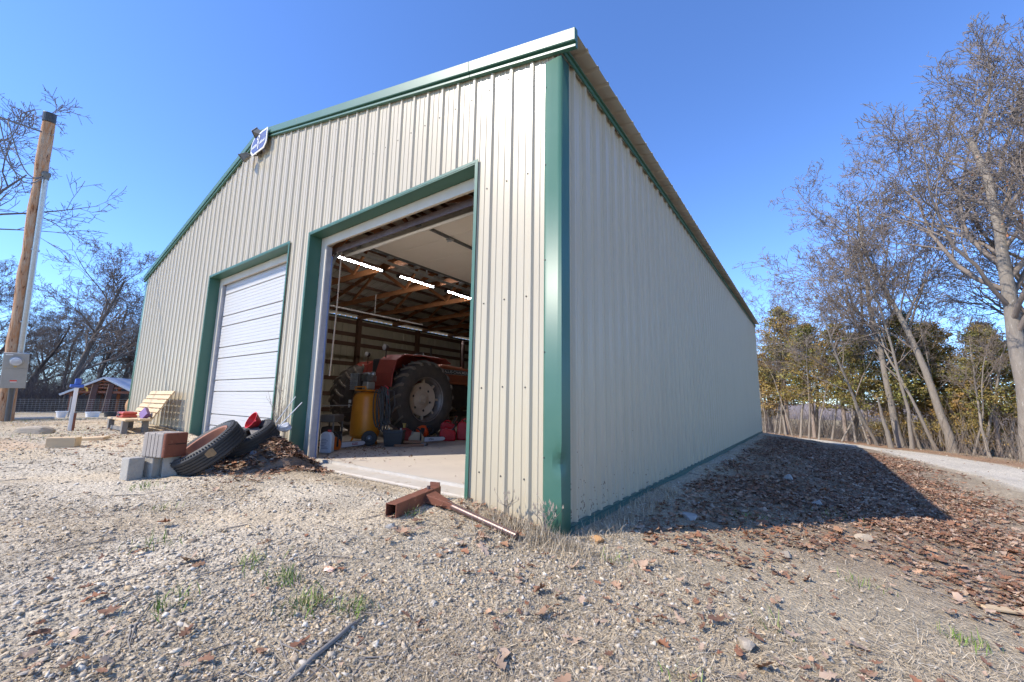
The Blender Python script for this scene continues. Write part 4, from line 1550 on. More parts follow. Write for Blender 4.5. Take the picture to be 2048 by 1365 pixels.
# ------------------------------------------------------------------ air compressor
YEL = mat('orange yellow enamel', (.80, .30, .02), .38, 0, (.64, .22, .02), 3, .6, wear=(.30, .13, .04), wscale=9, wthr=.70)
ac = thing('air_compressor', 'orange upright air compressor just inside the open door', 'compressor', (-5.03, 1.80, FZ0))
prof = [(.20, .10), (.245, .14), (.255, .20), (.250, .50), (.232, .80), (.215, .86), (.16, .905), (.0, .92)]
tank = MB().lathe([(0, .08), (.12, .085)] + prof, 36, cap=False).build('tank', YEL, ac, smooth=True, auto=60)
MB().tube([(.258 * math.cos(a), .258 * math.sin(a), .17) for a in np.linspace(0, 2 * math.pi, 33)[:-1]], .004, 5, closed=True).build('weld_seam', YEL, tank)
MB().tube([(.18, -.178, .16), (.172, -.172, .5), (.15, -.155, .84)], .003, 5).build('vertical_weld', YEL, tank)
for a in (-100, 20, 140):
    MB().bar((.20 * math.cos(R(a)), .20 * math.sin(R(a)), .14), (.26 * math.cos(R(a)), .26 * math.sin(R(a)), .0), .05, .012).build('foot', YEL, ac)
MB().box(-.14, .20, -.14, .14, .925, .950).build('motor_plate', YEL, ac, bevel=.004)
MB().tube([(.22, -.18, .945), (-.08, -.20, .945), (-.08, -.20, 1.0), (.20, -.18, 1.0), (.22, -.18, .945)], .012, 6).build('guard_bar', YEL, ac)
cg = MB()
for k in range(9):
    x = -.30 + k * .026
    cg.tube([(x, -.16, .95), (x, -.16, 1.25)], .005, 5)
for k in range(5):
    z = .955 + k * .073
    cg.tube([(-.31, -.165, z), (-.08, -.165, z)], .005, 5)
cg.build('belt_guard', GALV, ac)
MB().box(-.31, -.07, -.155, .10, .955, 1.25).build('guard_shell', DARK, ac, bevel=.03)
pm = MB().box(-.02, .14, -.11, .06, .955, 1.10).build('pump', GALV, ac, bevel=.02)
for k in range(6):
    MB().box(-.03, .15, -.12, .07, 1.108 + k * .018, 1.116 + k * .018).build('cooling_fin', GALV, pm)
MB().box(-.02, .14, -.11, .06, 1.216, 1.26).build('pump_head', GALV, pm, bevel=.01)
MB().lathe([(.0, 0), (.038, 0), (.038, .06), (.02, .075), (0, .075)], 14, Matrix.Translation((.15, -.03, 1.235)) @ Matrix.Rotation(R(90), 4, 'Y')).build('air_filter', GALV, pm)
for sx_ in (1,):
    Mw = Matrix.Translation((.40, -.16, .128)) @ Matrix.Rotation(R(118), 4, 'Z') @ Matrix.Rotation(R(90), 4, 'Y') @ Matrix.Rotation(R(90), 4, 'Z')
    Mw = Matrix.Translation((.415, -.19, .128)) @ Vector((.80, -.60, 0)).to_track_quat('Z', 'Y').to_matrix().to_4x4()
    wl = MB().lathe([(.05, -.03), (.10, -.035), (.122, -.025), (.128, 0), (.122, .025), (.10, .035), (.06, .028), (.05, .015)], 28, Mw, cap=False).build('wheel', BLACK, ac, smooth=True, auto=40)
    MB().lathe([(.062, .026), (.05, .012), (.025, .02), (.022, .035), (0, .036)], 20, Mw, cap=False).build('rim', mat('dark grey rim', (.12, .12, .13), .5, .3), wl, smooth=True, auto=40)
    MB().lathe([(.014, .034), (.014, .045), (0, .047)], 10, Mw, cap=False).build('axle_nut', GALV, wl)
MB().tube([(.15, -.02, .20), (.40, -.18, .13)], .012, 8).build('axle', DARK, ac)
for z, w in ((.74, .10), (.66, .06)):
    MB().box(-.2, -.2 + w, -.001, .001, -.03, .03, Matrix.Translation((-.05, -.232, z)) @ Matrix.Rotation(R(-8), 4, 'Z')).build('sticker', WHITE, ac)
ah = thing('air_hose', 'coil of dark air hose hanging on the compressor side', 'hose', (-4.62, 1.90, FZ0))
HOSE = mat('dark rubber hose', (.05, .05, .05), .55, 0, (.10, .10, .095), 12, .5)
for k in range(7):
    r_ = random.Random(k)
    ox, oy = r_.uniform(-.06, .10), r_.uniform(-.07, .07)
    pts = []
    for i in range(20):
        a = 2 * math.pi * i / 20
        wdt = .035 + .009 * k
        pts.append((ox + wdt * math.sin(a) + .10 * (1 - math.cos(a)) * .5 * (k / 7), oy - .12 + .05 * math.sin(a) * .5, .68 + (.40 - .02 * k) * math.cos(a) - .05))
    MB().tube(pts, .0105, 6, closed=True).build('hose_loop', HOSE, ah, smooth=True)
MB().tube([(.10, -.06, .95), (.22, .0, .93), (.24, .02, .70), (.14, 0, .45)], .0105, 6).build('hose_end', HOSE, ah, smooth=True)
MB().tube([(.14, 0, .45), (.19, -.02, .37)], .008, 6).build('nozzle', GALV, ah)
MB().tube([(.09, -.1, 1.02), (.11, -.05, .99), (.115, -.03, .80), (.10, -.03, .66)], .012, 6).build('red_hose', mat('red hose', (.55, .03, .04), .45), ah, smooth=True)

# ------------------------------------------------------------------ small things on the floor
jug = thing('plastic_jug', 'pale blue white plastic jug with red cap at the left jamb', 'jug', (-4.28, .66, FZ0), rot=(0, 0, R(35)))
JUG = mat('milky plastic', (.62, .66, .74), .4, 0, (.55, .6, .7), 4, .5)
mb = MB()
mb.extrude([(-.085, 0), (.085, 0), (.09, .02), (.09, .23), (.06, .285), (.03, .30), (-.045, .30), (-.088, .26), (-.088, .02)], -.055, .055, lambda p, q, y: (p, y, q))
mb.build('body', JUG, jug, bevel=.018)
MB().lathe([(.026, 0), (.026, .028), (0, .028)], 14, Matrix.Translation((.025, 0, .298))).build('cap', FRED, jug)
mb = MB()
for k in range(7):
    mb.box(-.06, rnd.uniform(-.01, .05), -.0568, -.0552, .06 + k * .022, .068 + k * .022)
mb.build('printing', mat('grey blue print', (.16, .2, .34), .5), jug)


def chainsaw(label, loc, rotz, colr, bar_len, text, textm, s=1.0):
    t_ = thing('chainsaw', label, 'chainsaw', loc, 'chainsaws on the floor', (0, 0, rotz))
    MB().extrude([(-.30, .02), (-.02, .0), (.0, .05), (.0, .12), (-.06, .20), (-.20, .22), (-.30, .12)], -.07, .08, lambda p, q, y: (p, y, q)).build('engine_body', colr, t_, bevel=.02)
    MB().tube([(-.27, 0, .17), (-.40, 0, .16), (-.42, 0, .08), (-.30, 0, .05)], .017, 8).build('rear_handle', BLACKP, t_, smooth=True)
    MB().tube([(-.10, -.10, .06), (-.10, -.11, .22), (-.12, -.04, .27), (-.13, .06, .26), (-.12, .10, .10)], .014, 8).build('front_handle', BLACKP, t_, smooth=True)
    MB().bar((-.03, 0, .16), (.0, 0, .28), .13, .012, (1, 0, 0)).build('hand_guard', BLACKP, t_)
    bar = MB()
    pr = [(0, -.04), (bar_len - .05, -.034), (bar_len - .01, -.018), (bar_len, 0), (bar_len - .01, .018), (bar_len - .05, .034), (0, .04)]
    bar.extrude(pr, -.076, -.071, lambda p, q, y: (p, y, q + .075))
    bo = bar.build('guide_bar', mat('pale bar steel', (.66, .67, .72), .4, .2, (.56, .57, .62), 6, .5), t_)
    ch = MB()
    loop = [(p, -.0735, q * 1.09 + .075) for p, q in pr]
    ch.tube(loop, .005, 5)
    ch.build('chain', DARK, t_)
    if text:
        MB().box(bar_len * .42, bar_len * .42 + .115, -.0775, -.0762, .058, .092).build('bar_badge', textm, bo)
        text_mesh('bar_lettering', text, .028, WHITE, bo, Matrix.Translation((bar_len * .42 + .0575, -.0778, .075)) @ Matrix.Rotation(R(90), 4, 'X'), .0004, .0006)
    return t_


SAWO = mat('saw orange plastic', (.70, .16, .02), .42, 0, (.6, .13, .02), 5, .5)
chainsaw('orange chainsaw with pale bar lying before the compressor', (-4.50, .98, FZ0), R(97), SAWO, .46, 'OREGON', mat('maroon badge', (.28, .03, .06), .4))
chainsaw('cream covered chainsaw lying right of the wood scraps', (-4.30, 2.52, FZ0), R(78), mat('dusty cream plastic', (.52, .44, .32), .55, 0, (.42, .34, .24), 8, .6), .44, None, None)
o2 = [o for o in bpy.data.objects if o.name.startswith('guide_bar')][-1]
text_mesh('bar_lettering', 'STIHL', .045, BLACKP, o2, Matrix.Translation((.14, -.0772, .075)) @ Matrix.Rotation(R(90), 4, 'X'), .0004, .0006)

bt = thing('battery_box', 'black battery box between the compressor wheel and wood scraps', 'battery', (-4.30, 1.88, FZ0), rot=(0, 0, R(38)))
MB().add([(-.14, -.09, 0), (.14, -.09, 0), (.14, .09, 0), (-.14, .09, 0), (-.17, -.11, .24), (.17, -.11, .24), (.17, .11, .24), (-.17, .11, .24)], [(0, 1, 2, 3), (7, 6, 5, 4), (0, 4, 5, 1), (1, 5, 6, 2), (2, 6, 7, 3), (3, 7, 4, 0)]).build('case', BLACKP, bt, bevel=.01)
MB().box(-.175, .175, -.115, .115, .242, .27).build('lid', BLACKP, bt, bevel=.008)
for x in (-.1, .1):
    MB().lathe([(.014, .27), (.012, .30), (0, .30)], 10, Matrix.Translation((x, .03, 0))).build('terminal', GALV, bt)
rt_ = thing('red_tank', 'dull red round tank behind the black battery box', 'tank', (-4.50, 2.25, FZ0))
MB().lathe([(0, 0), (.14, .01), (.17, .06), (.17, .16), (.13, .24), (.05, .28), (0, .285)], 24, cap=False).build('shell', mat('dull red', (.32, .04, .045), .5, 0, (.22, .03, .03), 6, .6), rt_, smooth=True, auto=60)
MB().lathe([(.025, .28), (.025, .34), (.035, .345), (.035, .36), (0, .36)], 10).build('valve', mat('brass', (.45, .33, .10), .4, .6), rt_)
bl = thing('leaf_blower', 'bright orange hand blower lying behind the chainsaw', 'blower', (-4.52, 2.70, FZ0), rot=(0, 0, R(60)))
BORG = mat('bright orange plastic', (.82, .09, .015), .4, 0, (.7, .07, .015), 5, .5)
MB().lathe([(0, -.10), (.09, -.09), (.115, -.03), (.115, .05), (.09, .10), (0, .11)], 20, Matrix.Translation((0, 0, .19)) @ Matrix.Rotation(R(70), 4, 'Y') @ Matrix.Rotation(R(20), 4, 'X'), cap=False).build('fan_housing', BORG, bl, smooth=True, auto=50)
MB().tube([(-.06, 0, .14), (-.20, -.02, .09), (-.30, -.05, .075)], [.05, .035, .03], 10).build('nozzle', BORG, bl, smooth=True)
MB().tube([(.06, 0, .26), (.16, 0, .30), (.22, 0, .22), (.14, 0, .12)], .017, 8).build('handle', BLACKP, bl, smooth=True)
for i, (x, y, z, L2, a, w, lab) in enumerate(((-4.14, 1.95, 0, .30, 62, .07, 'short brown stud offcut lowest in the scrap heap'), (-4.02, 2.06, 0, .36, 48, .06, 'brown scrap beside the slab edge of the scrap heap'), (-4.18, 2.10, .045, .40, 52, .085, 'long brown offcut on top of the scrap heap'), (-4.02, 2.30, 0, .12, 20, .08, 'pale stub end of wood right of the scrap heap'))):
    o = MB().box(-L2 / 2, L2 / 2, -w / 2, w / 2, 0, .042).build('wood_offcut', mat('brown stud', (.34, .17, .09), .8, 0, (.24, .11, .06), 6, .6) if i < 3 else TIMG, bevel=.004)
    o.location = (x, y, FZ0 + z)
    o.rotation_euler = (0, 0, R(a))
    tag(o, lab, 'wood scrap', 'wood scraps on the barn floor')

GRED = mat('red fuel plastic', (.52, .008, .018), .42, 0, (.44, .008, .014), 5, .5)


def fuel_can(label, loc, rotz, w, d, h, style):
    t_ = thing('fuel_can', label, 'fuel can', loc, 'red fuel cans by the tractor tyre', (0, 0, rotz))
    pr = [(-w, 0), (w, 0), (w * 1.03, .03), (w * 1.03, h * .66), (w * .85, h * .82), (w * .35, h * .86), (-w * .55, h), (-w * .92, h * .86), (-w * 1.03, h * .66), (-w * 1.03, .03)]
    MB().extrude(pr, -d, d, lambda p, q, y: (p, y, q)).build('body', GRED, t_, bevel=.022)
    MB().tube([(-w * .55, 0, h * .97), (-w * .1, 0, h * 1.10), (w * .35, 0, h * 1.02), (w * .62, 0, h * .84)], .016, 8).build('handle', GRED, t_, smooth=True)
    MB().lathe([(.03, 0), (.03, .03), (0, .03)], 14, Matrix.Translation((w * .68, 0, h * .82))).build('cap', BLACKP if style else mat('yellow cap', (.75, .52, .04), .4), t_)
    MB().tube([(w * .68, 0, h * .85), (w * .95, 0, h * 1.12), (w * 1.2, 0, h * 1.4)], [.014, .012, .010], 8).build('spout', BLACKP, t_, smooth=True)
    MB().lathe([(.012, 0), (.014, .02), (0, .026)], 8, Matrix.Translation((w * 1.2, 0, h * 1.39))).build('spout_tip', FRED if style else mat('yellow cap', (.75, .52, .04), .4), t_)
    MB().box(-w * .55, w * .55, -d - .006, -d - .001, h * .18, h * .42).build('embossed_panel', GRED, t_, bevel=.002)
    return t_


fuel_can('small red fuel can in front of the other cans', (-4.36, 3.22, FZ0), R(50), .15, .09, .25, 1)
MB().box(-.2, .2, -.13, .13, 0, .115).build('step_block', WOODD).location = (-4.56, 3.42, FZ0)
_sb = bpy.data.objects['step_block']
_sb.rotation_euler = (0, 0, R(40))
tag(_sb, 'dark wood block under the rear fuel can', 'wood block')
fuel_can('red fuel can standing higher behind the small can', (-4.56, 3.42, FZ0 + .116), R(48), .14, .10, .24, 1)
fc = fuel_can('large red fuel can with yellow cap at the right jamb', (-4.28, 3.66, FZ0), R(42), .17, .13, .38, 0)
MB().box(.02, .14, -.136, -.1315, .12, .26).build('label_sheet', mat('yellow green label', (.62, .60, .30), .5, 0, (.25, .35, .30), 30, .4), fc)
ht = thing('grey_cart', 'grey metal cart in the shadow behind the left jamb', 'cart', (-4.98, 1.12, FZ0), rot=(0, 0, R(36)))
CART = mat('grey painted metal', (.20, .19, .18), .55, .2, (.13, .12, .11), 8, .6)
MB().box(-.13, .13, -.20, .20, .40, .52).build('top_box', CART, ht, bevel=.02)
for x in (-.11, .11):
    for y in (-.18, .18):
        MB().tube([(x, y, 0), (x, y, .40)], .014, 6).build('leg', CART, ht)
MB().box(-.10, .10, -.165, .165, .06, .33).build('motor', DARK, ht, bevel=.03)
o = MB().tube([(-6.9, 1.0, 1.02), (-6.2, 1.15, .80), (-5.7, 1.35, .78), (-5.25, 1.66, .80)], .010, 6).build('power_cord', mat('pale cord', (.36, .33, .30), .6), smooth=True)
tag(o, 'thin pale cord sagging to the compressor from the left', 'cord')

# ------------------------------------------------------------------ trees
def tubes_np(P, Rr, sides):
    """many tubes of one segment count at once: P [B,n,3], Rr [B,n]."""
    B, n, _ = P.shape
    T = np.empty_like(P)
    T[:, 1:-1] = P[:, 2:] - P[:, :-2]
    T[:, 0] = P[:, 1] - P[:, 0]
    T[:, -1] = P[:, -1] - P[:, -2]
    T /= np.linalg.norm(T, axis=2, keepdims=True) + 1e-9
    ref = np.zeros((B, 1, 3))
    ref[..., 2] = 1
    steep = np.abs(T[:, :1, 2]) > .85
    ref[steep] = (1, 0, 0)
    a = np.cross(T, np.broadcast_to(ref, T.shape))
    a /= np.linalg.norm(a, axis=2, keepdims=True) + 1e-9
    b_ = np.cross(a, T)
    th = np.arange(sides) * 2 * np.pi / sides
    V = P[:, :, None] + Rr[:, :, None, None] * (a[:, :, None] * np.cos(th)[:, None] + b_[:, :, None] * np.sin(th)[:, None])
    idx = np.arange(B * n * sides).reshape(B, n, sides)
    nx_ = np.roll(idx, -1, axis=2)
    F = np.stack([idx[:, :-1], nx_[:, :-1], nx_[:, 1:], idx[:, 1:]], -1).reshape(-1, 4)
    return V.reshape(-1, 3), F


def join(parts):
    V, F, o = [], [], 0
    for v, f in parts:
        V.append(v)
        F.append(f + o)
        o += len(v)
    return np.concatenate(V), np.concatenate(F)


SEGN = [14, 8, 6, 4, 3, 2]
SIDES = [12, 7, 5, 4, 3, 3]


def grow(seed, H, r0, counts, first=.32, spread=.55, wig=.10, lean=(0, 0), len1=.55, up=.05, ratio=(.58, .60, .62, .66), rmin=.0065, fork=False):
    rg = random.Random(seed)
    out = [[] for _ in range(6)]
    sq, g_ = math.sqrt, rg.gauss

    def branch(px, py, pz, dx, dy, dz, L, r, lv):
        n = SEGN[lv]
        st = L / (n - 1)
        pts, rad = [(px, py, pz)], [r]
        w = wig * (1.15 + .17 * lv)
        if lv == 0:
            w = wig * .55
        for i in range(1, n):
            dx += g_(0, w)
            dy += g_(0, w)
            dz += g_(0, w * .7) + (up if lv > 0 else .02)
            k = 1 / (sq(dx * dx + dy * dy + dz * dz) + 1e-9)
            dx *= k
            dy *= k
            dz *= k
            px += dx * st
            py += dy * st
            pz += dz * st
            pts.append((px, py, pz))
            s = i / (n - 1)
            tp = (1 - .80 * s ** 1.1) if lv else (1 - .72 * s)
            if lv == 0 and i < 2:
                tp = tp * 1.0
            rad.append(max(r * tp, rmin))
        out[lv].append((pts, rad))
        if lv >= len(counts):
            return
        c = counts[lv]
        c = max(2, int(c * rg.uniform(.75, 1.25)))
        for j in range(c):
            s = first + (1 - first) * (j + rg.uniform(.1, .9)) / c if lv == 0 else .32 + .68 * (j + rg.uniform(0, 1)) / c
            s = min(s, .99)
            f = s * (n - 1)
            i = min(int(f), n - 2)
            q = f - i
            a, b_ = pts[i], pts[i + 1]
            bx, by, bz_ = a[0] + (b_[0] - a[0]) * q, a[1] + (b_[1] - a[1]) * q, a[2] + (b_[2] - a[2]) * q
            tx, ty, tz = b_[0] - a[0], b_[1] - a[1], b_[2] - a[2]
            k = 1 / (sq(tx * tx + ty * ty + tz * tz) + 1e-9)
            tx, ty, tz = tx * k, ty * k, tz * k
            ux, uy, uz = g_(0, 1), g_(0, 1), g_(0, .8 if lv else .25)
            d = ux * tx + uy * ty + uz * tz
            ux, uy, uz = ux - d * tx, uy - d * ty, uz - d * tz
            k = 1 / (sq(ux * ux + uy * uy + uz * uz) + 1e-9)
            ang = rg.uniform(.55, 1.05) if lv else rg.uniform(.5, .92)
            ca, sa = math.cos(ang), math.sin(ang)
            rr_ = rad[i] + (rad[i + 1] - rad[i]) * q
            if lv == 0:
                Lc = H * len1 * (1.08 - .55 * s) * rg.uniform(.75, 1.15)
                rc = rr_ * rg.uniform(.36, .58)
            else:
                Lc = L * ratio[min(lv - 1, 3)] * (1.15 - .5 * s) * rg.uniform(.6, 1.15)
                rc = rr_ * rg.uniform(.5, .75)
            branch(bx, by, bz_, tx * ca + ux * k * sa, ty * ca + uy * k * sa, tz * ca + uz * k * sa, Lc, max(rc, rmin), lv + 1)

    nl = 1 / math.sqrt(1 + lean[0] ** 2 + lean[1] ** 2)
    branch(0, 0, -.15, lean[0] * nl, lean[1] * nl, nl, H * .88, r0, 0)
    tr_, cr = [], []
    for lv, bs in enumerate(out):
        if not bs:
            continue
        P = np.array([b_[0] for b_ in bs])
        Q = np.array([b_[1] for b_ in bs])
        if lv == 0:
            Q[:, 0] *= 1.35
            Q[:, 1] *= 1.04
        (tr_ if lv == 0 else cr).append(tubes_np(P, Q, SIDES[lv]))
    tips = np.array([b_[0][-1] for b_ in out[min(len(counts), 5)]])
    return join(tr_), join(cr), tips


BARKG = mat('grey bark', (.31, .265, .215), .95, 0, (.185, .155, .125), 5, .6, stretch=(3, 3, .7), wear=(.42, .38, .32), wscale=6, wthr=.6, bump=.9, bscale=18)
TWIG = mat('grey brown twigs', (.25, .20, .16), .9, 0, (.17, .135, .11), 3, .6)
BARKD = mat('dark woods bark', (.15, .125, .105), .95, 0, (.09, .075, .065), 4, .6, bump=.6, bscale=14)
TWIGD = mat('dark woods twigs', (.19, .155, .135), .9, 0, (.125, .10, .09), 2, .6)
DLEAF = mat('clinging dead leaves', (.42, .17, .08), .8, 0, (.30, .13, .06), 5, .7)
TREEMESH = {}


def tree(name, label, key, x, y, group, rotz=0., sc=1., bark=BARKG, twig=TWIG, leaves=0, **kw):
    t_ = thing(name, label, 'tree', (x, y, gz(x, y)), group, (0, 0, rotz))
    t_.scale = (sc, sc, sc)
    if key not in TREEMESH:
        (v0, f0), (v1, f1), tips = grow(**kw)
        a = npmesh('trunk', v0, f0, bark, t_, smooth=True)
        b_ = npmesh('crown', v1, f1, twig, t_, smooth=True)
        TREEMESH[key] = (a.data, b_.data)
        if leaves:
            ok = tips[tips[:, 2] < tips[:, 2].max() * .62]
            pk = ok[NP.integers(0, len(ok), leaves)]
            lv, lf = leaf_mesh(pk + NP.normal(0, .10, pk.shape), NP.uniform(.05, .10, leaves), None)
            npmesh('dead_leaves', lv, lf, DLEAF, t_)['kind'] = 'stuff'
    else:
        for nm, me in zip(('trunk', 'crown'), TREEMESH[key]):
            o = bpy.data.objects.new(nm, me)
            COL.objects.link(o)
            o.parent = t_
    return t_


# oak leaf outline (half lobes) as a fan, curled
LO = np.array([(0, 0), (.10, .10), (.20, .07), (.33, .24), (.43, .12), (.58, .29), (.68, .13), (.84, .19), (1.0, 0),
               (.84, -.19), (.68, -.13), (.58, -.29), (.43, -.12), (.33, -.24), (.20, -.07), (.10, -.10)])


def rand_rot(n, tilt):
    """random headings with a lean of up to tilt radians."""
    a = NP.uniform(0, 2 * np.pi, n)
    t1 = np.abs(NP.normal(0, tilt, n))
    ax = NP.uniform(0, 2 * np.pi, n)
    ca, sa, ct_, st = np.cos(a), np.sin(a), np.cos(t1), np.sin(t1)
    Rz = np.zeros((n, 3, 3))
    Rz[:, 0, 0], Rz[:, 0, 1], Rz[:, 1, 0], Rz[:, 1, 1], Rz[:, 2, 2] = ca, -sa, sa, ca, 1
    kx, ky = np.cos(ax), np.sin(ax)
    K_ = np.zeros((n, 3, 3))
    K_[:, 0, 2], K_[:, 1, 2], K_[:, 2, 0], K_[:, 2, 1] = ky, -kx, -ky, kx
    I_ = np.eye(3)[None]
    Rt = I_ + st[:, None, None] * K_ + (1 - ct_)[:, None, None] * (K_ @ K_)
    return Rt @ Rz


def leaf_mesh(P, size, tilt=.35):
    n = len(P)
    base = np.concatenate([LO, [[.45, 0]]])
    m_ = len(base)
    L = np.zeros((n, m_, 3))
    L[:, :, 0] = base[None, :, 0] - .5
    L[:, :, 1] = base[None, :, 1] * NP.uniform(.8, 1.35, (n, 1))
    c1, c2 = NP.uniform(-.5, 1.3, (n, 1)), NP.uniform(-.3, 3.2, (n, 1))
    L[:, :, 2] = .7 * c1 * L[:, :, 0] ** 2 + .75 * c2 * L[:, :, 1] ** 2 + NP.normal(0, .035, (n, m_))
    L *= size[:, None, None]
    Rm = rand_rot(n, 1.2 if tilt is None else tilt)
    V = np.einsum('nij,nkj->nki', Rm, L) + P[:, None]
    k = len(LO)
    f = np.stack([np.arange(k), (np.arange(k) + 1) % k, np.full(k, k)], -1)
    F = (f[None] + (np.arange(n) * m_)[:, None, None]).reshape(-1, 3)
    return V.reshape(-1, 3), F


GR = 'trees along the drive'
tree('oak_tree', 'large bare spreading oak at the right edge beside the drive', 'oak', 6.84, 16.7, GR, 0, leaves=260, seed=41, H=12.2, r0=.25, counts=(18, 9, 7, 4, 3), first=.33, spread=.7, wig=.10, len1=.55, up=.055, lean=(-.02, -.01), rmin=.0075)
tree('bare_tree', 'tall forked grey tree standing left of the oak', 'fork', 5.6, 19.2, GR, R(0), seed=5, H=12.0, r0=.135, counts=(12, 7, 6, 4, 3), first=.36, lean=(-.02, -.03), len1=.42, leaves=60, rmin=.007)
tree('bare_tree', 'thick leaning grey trunk rising left over the cedars', 'lean', 4.35, 20.0, GR, 0, seed=8, H=10.0, r0=.13, counts=(12, 7, 6, 4, 3), first=.34, lean=(-.20, -.33), len1=.46, rmin=.007)
tree('bare_tree', 'slim leaning pale tree crossing in front of the cedars', 'slim1', 5.2, 19.4, GR, 0, seed=13, H=6.8, r0=.062, counts=(9, 6, 5, 3), first=.4, lean=(-.20, -.34), len1=.42, rmin=.006)
tree('bare_tree', 'slim tree bending far left above the drive', 'slim2', 3.66, 20.3, GR, 0, seed=14, H=7.0, r0=.062, counts=(10, 6, 5, 3), first=.35, lean=(-.37, -.45), len1=.46, rmin=.006)
tree('bare_tree', 'thin straight tree right of the broken snag', 'thin', 4.55, 19.45, GR, 0, seed=15, H=8.0, r0=.068, counts=(9, 6, 5, 3), first=.45, lean=(-.01, -.19), len1=.36, rmin=.006)
tree('dead_snag', 'broken pale snag without a top beside the drive', 'snag', 3.97, 19.4, GR, 0, seed=16, H=2.5, r0=.10, counts=(3, 2), first=.5, lean=(-.13, -.28), len1=.25)
tree('bare_tree', 'tall bare tree behind the oak crown', 'oak', 9.2, 20.5, GR, R(200), .9)
tree('bare_tree', 'bare tree behind the thick leaning trunk', 'fork', 3.1, 24.0, GR, R(120), .86)
tree('bare_tree', 'bare tree over the barn far corner, farthest left in the row', 'fork', -.6, 28.0, GR, R(250), .78)
tree('bare_tree', 'bare tree rising among the left cedars', 'lean', 1.6, 25.4, GR, R(70), .72)
tree('bare_tree', 'bare grey tree seen between the slim tree and the snag', 'fork', 6.4, 24.5, GR, R(20), .85)
tree('bare_tree', 'small bare tree at the far end of the drive', 'thin', .95, 23.6, GR, R(150), .85)
tree('bare_tree', 'small crooked tree between cedars and drive', 'slim2', 2.5, 21.6, GR, R(160), .7)
tree('bare_tree', 'slim sapling right of the forked tree', 'thin', 6.2, 17.9, GR, R(200), .62)
tree('bare_tree', 'slim sapling left of the oak trunk', 'slim1', 5.95, 18.6, GR, R(90), .6)
for i, (x, y, s, a, lab) in enumerate(((-.75, 25.9, .75, 10, 'first'), (-.3, 25.5, .7, 100, 'second'), (-.05, 25.2, .72, 55, 'third'), (.28, 24.9, .78, 210, 'fourth'), (.6, 24.3, .66, 300, 'fifth'), (1.3, 23.0, .74, 40, 'sixth'), (1.68, 21.5, .6, 140, 'seventh'), (2.2, 22.6, .7, 75, 'eighth'), (3.0, 21.2, .72, 190, 'ninth'), (3.4, 20.7, .62, 260, 'tenth'), (4.0, 21.6, .8, 33, 'eleventh'), (5.0, 22.4, .8, 230, 'twelfth'), (4.9, 20.2, .75, 310, 'thirteenth'), (5.4, 19.9, .68, 15, 'fourteenth'), (6.0, 19.6, .8, 170, 'fifteenth'), (6.3, 18.9, .74, 95, 'sixteenth'), (7.0, 19.4, .7, 120, 'seventeenth'))):
    tree('bare_tree', lab + ' thin pole trunk across the drive counting from the barn corner', 'thin', x, y, 'thin pole trunks by the drive', R(a), s)

# left woods
GL = 'bare woods left of the barn'
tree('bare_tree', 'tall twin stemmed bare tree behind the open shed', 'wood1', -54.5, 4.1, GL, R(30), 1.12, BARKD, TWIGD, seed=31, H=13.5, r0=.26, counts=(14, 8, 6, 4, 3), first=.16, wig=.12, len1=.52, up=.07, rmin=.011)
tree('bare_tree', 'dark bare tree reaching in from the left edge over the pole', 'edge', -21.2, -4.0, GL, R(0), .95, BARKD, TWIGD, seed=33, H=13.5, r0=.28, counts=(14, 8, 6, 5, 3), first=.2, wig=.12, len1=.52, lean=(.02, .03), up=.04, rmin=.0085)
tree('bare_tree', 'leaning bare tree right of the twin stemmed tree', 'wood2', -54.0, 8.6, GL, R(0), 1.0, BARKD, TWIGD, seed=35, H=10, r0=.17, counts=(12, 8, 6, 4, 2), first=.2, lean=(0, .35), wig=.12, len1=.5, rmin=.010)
rgl = random.Random(4)
spots = [(-54 - rgl.uniform(0, 18), -4 + i * 1.15, i) for i in range(17)]
spots.sort(key=lambda q: math.atan2(q[1] - CP.y, -(q[0] - CP.x)))
ORD = 'first second third fourth fifth sixth seventh eighth ninth tenth eleventh twelfth thirteenth fourteenth fifteenth sixteenth seventeenth'.split()
for k, (x, y, i) in enumerate(spots):
    tree('bare_tree', 'bare tree in the dark back thicket, ' + ORD[k] + ' from the left edge', ('wood1', 'wood2', 'edge')[i % 3], x, y, 'thicket trees left of the barn', rgl.uniform(0, 6), rgl.uniform(.6, .95))


